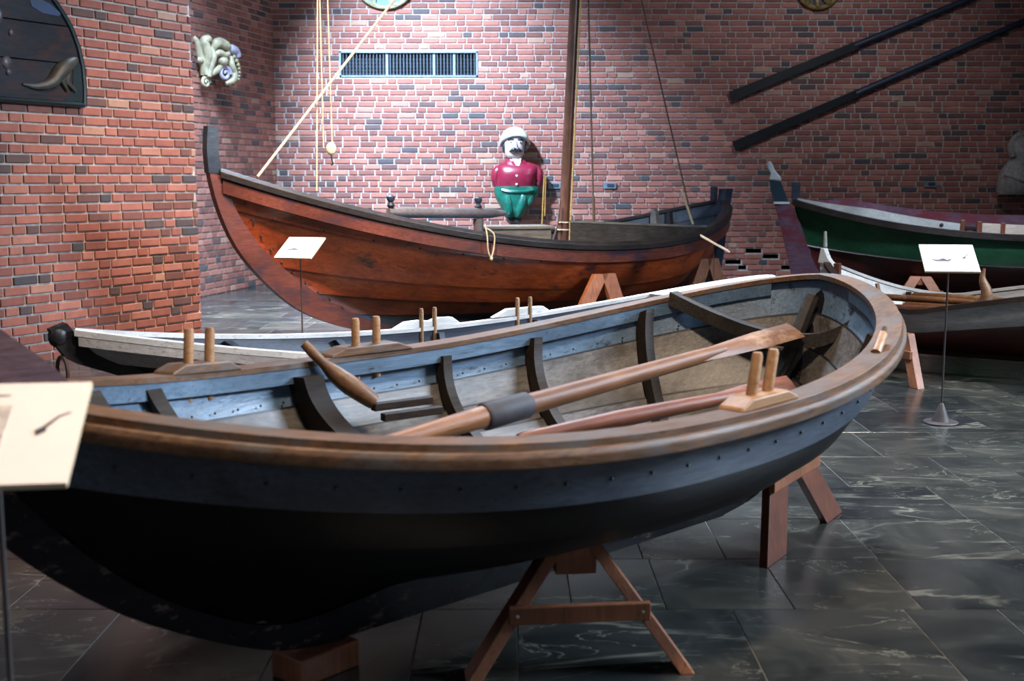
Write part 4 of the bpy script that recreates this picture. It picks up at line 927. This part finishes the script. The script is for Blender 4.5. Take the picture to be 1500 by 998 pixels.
for i, (x, z) in enumerate(((1.398, 1.374), (0.606, 1.374), (5.983, 1.393))):
    t = empty('socket_plate', (x, YB-0.021, z), 0, ('small blue-grey plate on the brick wall right of the mast', 'small blue-grey plate on the brick wall between figurehead and mast', 'small blue-grey plate on the brick wall beside the grey bust')[i], 'wall plate')
    mb = MB(); mb.box((0, -0.012, 0), (0.18, 0.024, 0.085)); obj('plate', mb, 'vent_metal', t, bevel=0.006)
    mb = MB(); mb.box((0.01, -0.028, 0.005), (0.10, 0.012, 0.045)); obj('cover', mb, 'vent_bar', t, bevel=0.004)

# ------------------------------------------------------------------ painted figurehead on the back wall
def loft(secs, n=28, e=2.3):
    """secs: (z, cx, cy, half width, half depth)"""
    rows = []
    for z, cx, cy, a, b in secs:
        row = []
        for j in range(n):
            t_ = 2*PI*j/n; c, s_ = math.cos(t_), math.sin(t_)
            row.append((cx+a*math.copysign(abs(c)**(2/e), c), cy+b*math.copysign(abs(s_)**(2/e), s_), z))
        rows.append(row)
    return rows
F = empty('figurehead', (0.045, YB-0.22, 0.917), 0, 'painted figurehead of a moustached man in white cap, crimson shirt and green trousers', 'figurehead')
def zc(y): return (930-y)*0.00155
def xc(x): return (x-465)*0.00155
mb = MB()
mb.grid(loft([(zc(475), xc(490), 0.0, 0.06, 0.07), (zc(420), xc(480), 0.0, 0.085, 0.085), (zc(392), xc(462), -0.01, 0.095, 0.10), (zc(375), xc(460), -0.03, 0.115, 0.115), (zc(345), xc(459), -0.035, 0.135, 0.135), (zc(300), xc(460), -0.03, 0.146, 0.15), (zc(250), xc(461), -0.03, 0.150, 0.155), (zc(200), xc(462), -0.02, 0.148, 0.155), (zc(150), xc(462), -0.01, 0.12, 0.13), (zc(130), xc(462), 0, 0.06, 0.07)], 28, 2.2), 0, True, True)
head = obj('head', mb, 'fig_skin', F, smooth=True)
fy = -0.185
mb = MB(); mb.grid(loft([(zc(300), xc(470), fy-0.012, 0.022, 0.020), (zc(285), xc(470), fy-0.010, 0.021, 0.024), (zc(250), xc(470), fy, 0.014, 0.022), (zc(228), xc(470), fy+0.01, 0.012, 0.015)], 10, 2), 0, True, True); obj('nose', mb, 'fig_skin', head, smooth=True)
for s_ in (-1, 1):
    mb = MB(); mb.ball((xc(470+s_*42), fy+0.014, zc(246)), (0.024, 0.012, 0.013), 10); ey = obj('eye', mb, 'fig_white', head, smooth=True)
    mb = MB(); mb.ball((xc(470+s_*42), fy+0.004, zc(246)), (0.013, 0.007, 0.012), 8); obj('pupil', mb, 'fig_black', head, smooth=True)
    mb = MB(); mb.tube([(xc(470+s_*16), fy+0.004, zc(226)), (xc(470+s_*42), fy-0.002, zc(216)), (xc(470+s_*70), fy+0.03, zc(232))], [0.008, 0.012, 0.007], 6); obj('eyebrow', mb, 'fig_black', head, smooth=True)
    mb = MB(); mb.tube(smooth_poly([(xc(470+s_*1), fy-0.018, zc(302)), (xc(470+s_*22), fy-0.022, zc(309)), (xc(470+s_*40), fy-0.006, zc(322)), (xc(470+s_*60), fy+0.022, zc(328))], 8), [0.016, 0.025, 0.024, 0.015, 0.006], 8); obj('moustache', mb, 'fig_black', head, smooth=True)
    mb = MB(); mb.ball((xc(462+s_*97), -0.02, zc(290)), (0.03, 0.085, 0.085), 10); obj('sideburn_hair', mb, 'fig_black', head, smooth=True)
mb = MB(); mb.ball((xc(470), fy+0.008, zc(337)), (0.03, 0.010, 0.006), 8); obj('mouth', mb, 'fig_shirt', head, smooth=True)
mb = MB(); mb.grid(loft([(zc(300), xc(460), 0.07, 0.19, 0.10), (zc(260), xc(460), 0.06, 0.20, 0.135), (zc(215), xc(460), 0.04, 0.198, 0.145), (zc(190), xc(460), -0.005, 0.190, 0.185), (zc(150), xc(460), 0, 0.155, 0.16), (zc(125), xc(460), 0, 0.11, 0.11), (zc(108), xc(460), 0, 0.04, 0.04)], 28, 2.1), 0, True, True); cap = obj('cap', mb, 'fig_cap', F, smooth=True)
mb = MB(); mb.tube(smooth_poly([(xc(460)-0.20, 0.04, zc(270)), (xc(460)-0.165, -0.10, zc(222)), (xc(460)-0.08, -0.18, zc(192)), (xc(460), -0.195, zc(182)), (xc(460)+0.08, -0.18, zc(186)), (xc(460)+0.165, -0.10, zc(215)), (xc(460)+0.20, 0.04, zc(260))], 24), 0.026, 8); obj('cap_brim', mb, 'fig_cap', cap, smooth=True)
# shirt
mb = MB(); mb.grid(loft([(zc(650), xc(470), 0.0, 0.28, 0.17), (zc(600), xc(475), -0.01, 0.285, 0.185), (zc(540), xc(480), -0.02, 0.28, 0.20), (zc(490), xc(485), -0.01, 0.30, 0.19), (zc(455), xc(485), 0.0, 0.29, 0.165), (zc(435), xc(480), 0.01, 0.24, 0.14), (zc(415), xc(470), 0.02, 0.15, 0.12), (zc(395), xc(462), 0.02, 0.12, 0.11)], 32, 2.5), 0, True, True); sh = obj('shirt', mb, 'fig_shirt', F, smooth=True)
for s_ in (-1, 1):
    x = xc(485)+s_*0.285
    mb = MB(); mb.grid(loft([(zc(648), x+s_*0.005, 0.03, 0.045, 0.07), (zc(600), x+s_*0.02, 0.02, 0.065, 0.09), (zc(560), x+s_*0.018, 0.0, 0.075, 0.10), (zc(500), x-s_*0.0, 0.0, 0.078, 0.10), (zc(460), x-s_*0.03, 0.0, 0.06, 0.08), (zc(445), x-s_*0.05, 0.0, 0.03, 0.04)], 16, 2.2), 0, True, True); obj('arm_stump', mb, 'fig_shirt', F, smooth=True)
    pl = [(xc(467)-s_*0.0+s_*0.11, 0.02, zc(385)), (xc(472)+s_*0.10, -0.09, zc(400)), (xc(480)+s_*0.06, -0.145, zc(440)), (xc(490)+s_*0.012, -0.175, zc(492))]
    mb = MB(); rows = []
    for p in smooth_poly(pl, 9): rows.append([(p[0], p[1]-0.012, p[2]), (p[0]+s_*0.045, p[1]-0.004, p[2]-0.03), (p[0]+s_*0.045, p[1]+0.02, p[2]-0.03), (p[0], p[1]+0.02, p[2]+0.01)])
    mb.grid(rows, 0, True, True); obj('collar', mb, 'fig_shirt', sh, smooth=True)
mb = MB(); mb.add([(xc(440), -0.115, zc(395)), (xc(520), -0.115, zc(395)), (xc(495), -0.192, zc(490)), (xc(445), -0.09, zc(380)), (xc(515), -0.09, zc(380))], [(0, 2, 1), (3, 0, 1, 4)]); 
mb.add([(xc(440), -0.05, zc(395)), (xc(520), -0.05, zc(395)), (xc(495), -0.12, zc(490)), (xc(445), -0.05, zc(380)), (xc(515), -0.05, zc(380))], [(0, 1, 2), (4, 1, 0, 3)]); obj('open_neck', mb, 'fig_skin', F)
for y in (545, 623):
    mb = MB(); mb.ball((xc(478), -0.21 if y < 600 else -0.195, zc(y)), 0.017, 8); obj('button', mb, 'fig_white', sh, smooth=True)
# trousers
mb = MB(); mb.grid(loft([(zc(930), xc(455), 0.02, 0.115, 0.10), (zc(905), xc(455), 0.0, 0.15, 0.13), (zc(860), xc(458), -0.01, 0.175, 0.15), (zc(810), xc(462), -0.01, 0.22, 0.165), (zc(760), xc(472), -0.01, 0.28, 0.17), (zc(710), xc(478), 0.0, 0.315, 0.18), (zc(665), xc(480), 0.0, 0.325, 0.185), (zc(640), xc(480), 0.0, 0.31, 0.18)], 32, 2.4), 0, True, True); tr = obj('trousers', mb, 'fig_green', F, smooth=True)
mb = MB(); mb.tube(smooth_poly([(xc(345), -0.15, zc(672)), (xc(400), -0.178, zc(684)), (xc(480), -0.188, zc(686)), (xc(560), -0.18, zc(684)), (xc(625), -0.15, zc(672))], 12), 0.024, 8); obj('sash', mb, 'fig_green', tr, smooth=True)
for s_ in (-1, 1):
    mb = MB(); mb.tube(smooth_poly([(xc(468+s_*75), -0.13, zc(720)), (xc(464+s_*62), -0.135, zc(790)), (xc(458+s_*45), -0.125, zc(860)), (xc(455+s_*35), -0.09, zc(915))], 9), [0.06, 0.075, 0.07, 0.045], 10); obj('trouser_leg', mb, 'fig_green', tr, smooth=True)
    mb = MB(); mb.tube([(xc(480+s_*135), -0.10, zc(690)), (xc(478+s_*120), -0.12, zc(770)), (xc(470+s_*95), -0.11, zc(830))], [0.035, 0.045, 0.02], 8); obj('fold', mb, 'fig_green', tr, smooth=True)
mb = MB(); mb.box((xc(455), 0.03, -0.03), (0.20, 0.24, 0.06)); obj('base_block', mb, 'near_black_wood', F, bevel=0.006)
mb = MB(); mb.box((xc(470), 0.165, zc(560)), (0.12, 0.06, 0.30)); obj('wall_bracket', mb, 'iron', F)

# grey weathered bust at the right
Gt = empty('weathered_bust', (7.28, YB-0.20, 1.25), 0, 'weathered grey wooden bust mounted on the brick wall', 'figurehead')
mb = MB(); mb.grid(loft([(0.0, 0.0, 0.0, 0.40, 0.16), (0.06, 0.0, -0.02, 0.425, 0.19), (0.22, 0.0, -0.02, 0.41, 0.20), (0.36, 0.0, -0.01, 0.36, 0.18), (0.45, 0.01, 0.0, 0.29, 0.15), (0.52, 0.0, -0.01, 0.25, 0.15), (0.62, 0.0, -0.03, 0.27, 0.18), (0.72, 0.0, -0.03, 0.275, 0.19), (0.82, 0.0, -0.02, 0.23, 0.17), (0.885, 0.0, 0.0, 0.14, 0.12), (0.91, 0, 0, 0.06, 0.06)], 30, 2.3), 0, True, True)
b_ = obj('torso_and_head', mb, 'stone_grey_wood', Gt, smooth=True)
mb = MB(); mb.tube(smooth_poly([(-0.25, -0.10, 0.52), (-0.275, -0.06, 0.66), (-0.22, -0.09, 0.80), (-0.08, -0.16, 0.87), (0.1, -0.15, 0.86)], 14), 0.045, 8); obj('hair', mb, 'stone_grey_wood', b_, smooth=True)
mb = MB(); mb.tube(smooth_poly([(-0.36, -0.12, 0.30), (-0.18, -0.20, 0.22), (0.0, -0.22, 0.18), (0.2, -0.20, 0.22)], 12), 0.035, 8); obj('garment_fold', mb, 'stone_grey_wood', b_, smooth=True)
mb = MB(); mb.ball((0.05, -0.20, 0.62), (0.035, 0.05, 0.07), 10); obj('nose', mb, 'stone_grey_wood', b_, smooth=True)

# ------------------------------------------------------------------ carving on the far left wall
Ct = empty('acanthus_carving', (-3.735, 15.16, 2.90), 0.96, 'cream carved leaf scroll with beads fixed to the recessed brick wall', 'carving')
def cx_(x): return (x-545)/740*0.73
def cz_(y): return (515-y)/710*0.62
def ctube(name, pts, rs, mat, y=-0.05):
    P = smooth_poly([(cx_(a), y-0.02*(i % 2), cz_(b)) for i, (a, b) in enumerate(pts)], 16); n = len(P)
    R = [1.3*rs[0]+1.3*0+1.35*(rs[1]-rs[0])*math.sin(PI*min(1, i/(n-1)))+(rs[2]-rs[0])*(i/(n-1)) for i in range(n)]
    mb = MB(); mb.tube(P, [max(0.006, r) for r in R], 9); return obj(name, mb, mat, Ct, smooth=True)
def spiral(name, cx, cy, r0, turns, mat, rt, y=-0.08):
    P = [(cx_(cx)+(r0*(1-0.85*i/30))*math.cos(2*PI*turns*i/30), y-0.03*i/30, cz_(cy)+(r0*(1-0.85*i/30))*math.sin(2*PI*turns*i/30)) for i in range(31)]
    mb = MB(); mb.tube(P, [rt*(1-0.5*i/30) for i in range(31)], 8); return obj(name, mb, mat, Ct, smooth=True)
ctube('leaf', [(185, 175), (225, 260), (265, 400), (300, 560), (310, 690)], (0.018, 0.034, 0.03), 'carving_cream')
ctube('leaf', [(430, 215), (370, 185), (325, 240), (360, 380), (350, 560), (330, 700)], (0.02, 0.045, 0.03), 'carving_cream', -0.08)
ctube('leaf', [(420, 300), (430, 420), (400, 560), (345, 720)], (0.018, 0.035, 0.025), 'carving_cream', -0.10)
ctube('leaf', [(215, 490), (250, 500), (290, 510)], (0.03, 0.034, 0.02), 'carving_cream', -0.07)
spiral('scroll', 320, 795, 0.070, 1.6, 'carving_cream', 0.024)
ctube('leaf', [(370, 700), (450, 640), (530, 590), (590, 520)], (0.02, 0.03, 0.025), 'carving_cream', -0.09)
ctube('leaf', [(450, 330), (500, 240), (580, 220), (670, 260), (690, 310)], (0.03, 0.05, 0.03), 'carving_cream', -0.08)
ctube('leaf', [(440, 410), (520, 370), (620, 390), (690, 360)], (0.02, 0.034, 0.02), 'carving_cream', -0.11)
ctube('leaf', [(540, 440), (590, 480), (640, 440)], (0.03, 0.05, 0.03), 'carving_cream', -0.09)
spiral('scroll', 630, 650, 0.095, 1.5, 'carving_lilac', 0.030, -0.09)
ctube('leaf', [(690, 310), (770, 290), (860, 320), (890, 400)], (0.03, 0.05, 0.03), 'carving_lilac', -0.05)
ctube('leaf', [(750, 400), (740, 520), (790, 620), (760, 730), (640, 790)], (0.02, 0.036, 0.02), 'carving_cream', -0.09)
ctube('leaf', [(860, 380), (900, 520), (890, 680), (800, 780)], (0.02, 0.03, 0.02), 'carving_gold', -0.02)
for i, (x, y) in enumerate([(800, 400), (838, 448), (865, 504), (880, 560), (884, 614), (878, 664), (868, 710)]):
    mb = MB(); mb.ball((cx_(x), -0.085, cz_(y)), 0.030-0.0022*i, 9); obj('bead', mb, 'carving_cream', Ct, smooth=True)
for a, b in ((230, 700), (400, 300), (600, 330), (720, 620)):
    mb = MB(); mb.box((cx_(a), 0.04+0.12*max(0, (a-200)/500), cz_(b)), (0.04, 0.16+0.24*max(0, (a-200)/500), 0.04)); obj('mounting_peg', mb, 'carving_gold', Ct)

# ------------------------------------------------------------------ painted stern board on the left wall
ang = math.atan2(LD.y, LD.x)
St = empty('painted_stern_board', (LA.x, LA.y, 0), ang, 'dark painted stern board with a carved creature on the left brick wall', 'painted board')
def outline(z):
    """right edge of the board (distance before the wall corner) at height z"""
    pts = [(2.07, -1.31), (2.22, -1.30), (2.40, -1.31), (2.55, -1.345), (2.70, -1.41), (2.81, -1.49), (2.90, -1.57), (3.05, -1.74), (3.2, -2.02), (3.32, -2.5)]
    for (z0, x0), (z1, x1) in zip(pts[:-1], pts[1:]):
        if z <= z1: return x0+(x1-x0)*(z-z0)/(z1-z0)
    return pts[-1][1]
for z0, z1 in ((2.07, 2.405), (2.411, 2.70), (2.706, 3.0), (3.006, 3.31)):
    right = [(outline(z0+(z1-z0)*i/8), z0+(z1-z0)*i/8) for i in range(9)]
    poly = right+[(-5.1-x, z) for x, z in reversed(right)]
    mb = MB(); mb.prism(poly, -0.065, -0.022); obj('plank', mb, 'board_dark', St, bevel=0.004)
rows = [(outline(2.07+1.2*i/30), 2.07+1.2*i/30) for i in range(31)]
mb = MB(); mb.tube([(x-0.018, -0.068, z) for x, z in rows], 0.022, 8); obj('edge_moulding', mb, 'board_teal', St, smooth=True)
mb = MB(); mb.tube([(-1.33, -0.068, 2.085), (-2.5, -0.068, 2.09), (-3.77, -0.068, 2.085)], 0.022, 8); obj('edge_moulding', mb, 'board_teal', St, smooth=True)
mb = MB(); mb.prism([(-1.42, 2.40), (-1.34, 2.42), (-1.33, 2.12), (-1.55, 2.10), (-1.44, 2.2)], -0.070, -0.064); obj('painted_patch', mb, 'board_teal', St)
mb = MB(); mb.prism([(-1.83, 2.92), (-1.62, 2.86), (-1.52, 2.80), (-1.54, 2.775), (-1.70, 2.78), (-1.80, 2.82)], -0.070, -0.064); obj('painted_patch', mb, 'board_blue', St)
ct = [(-1.93, -0.07, 2.215), (-1.80, -0.075, 2.205), (-1.66, -0.08, 2.245), (-1.57, -0.085, 2.34), (-1.47, -0.085, 2.41), (-1.39, -0.075, 2.45)]
P = smooth_poly(ct, 18); mb = MB(); mb.tube(P, [0.010+0.05*math.sin(PI*min(1, (i/len(P))**1.3)) for i in range(len(P))], 9); cr = obj('carved_creature', mb, 'board_creature', St, smooth=True)
for x in (-1.54, -1.50):
    mb = MB(); mb.tube([(x, -0.08, 2.36), (x-0.01, -0.08, 2.26), (x+0.04+(x+1.54), -0.075, 2.19)], [0.04, 0.025, 0.016], 8); obj('creature_leg', mb, 'board_creature', cr, smooth=True)
for x, z, a, b in ((-2.06, 2.37, 0.05, 0.05), (-2.05, 2.30, 0.03, 0.03), (-2.01, 2.60, 0.025, 0.03), (-2.10, 2.72, 0.03, 0.06)):
    mb = MB(); mb.ball((x, -0.066, z), (a, 0.02, b), 10); obj('carved_detail', mb, 'board_pale', St, smooth=True)

# ------------------------------------------------------------------ hanging tackle
t = empty('hanging_pulley', (-1.60, 10.30, CEIL), 0, 'pale round pulley block hanging on vertical ropes above the red sailing boat', 'pulley')
for x in (-0.020, 0.055):
    mb = MB(); mb.tube([(x-0.02 if x < 0 else x-0.05, 0, 0), (x, 0, -4.25)], 0.006, 6); obj('rope_fall', mb, 'rope_pale', t, smooth=True)
mb = MB(); mb.ball((0.045, 0, -4.262), (0.045, 0.03, 0.055), 12); bk = obj('block', mb, 'block_wood_pale', t, smooth=True)
mb = MB(); mb.tube([(0.045, 0, -4.31), (0.05, 0.0, -4.36), (0.06, 0.0, -4.39), (0.04, 0.0, -4.40)], 0.008, 6); obj('hook', mb, 'iron', bk, smooth=True)
mb = MB(); mb.tube([(-0.035, 0, 0), (-0.045, 0, -3.0), (-0.03, -0.35, -4.62)], 0.006, 6); obj('rope_fall', mb, 'rope_pale', t, smooth=True)
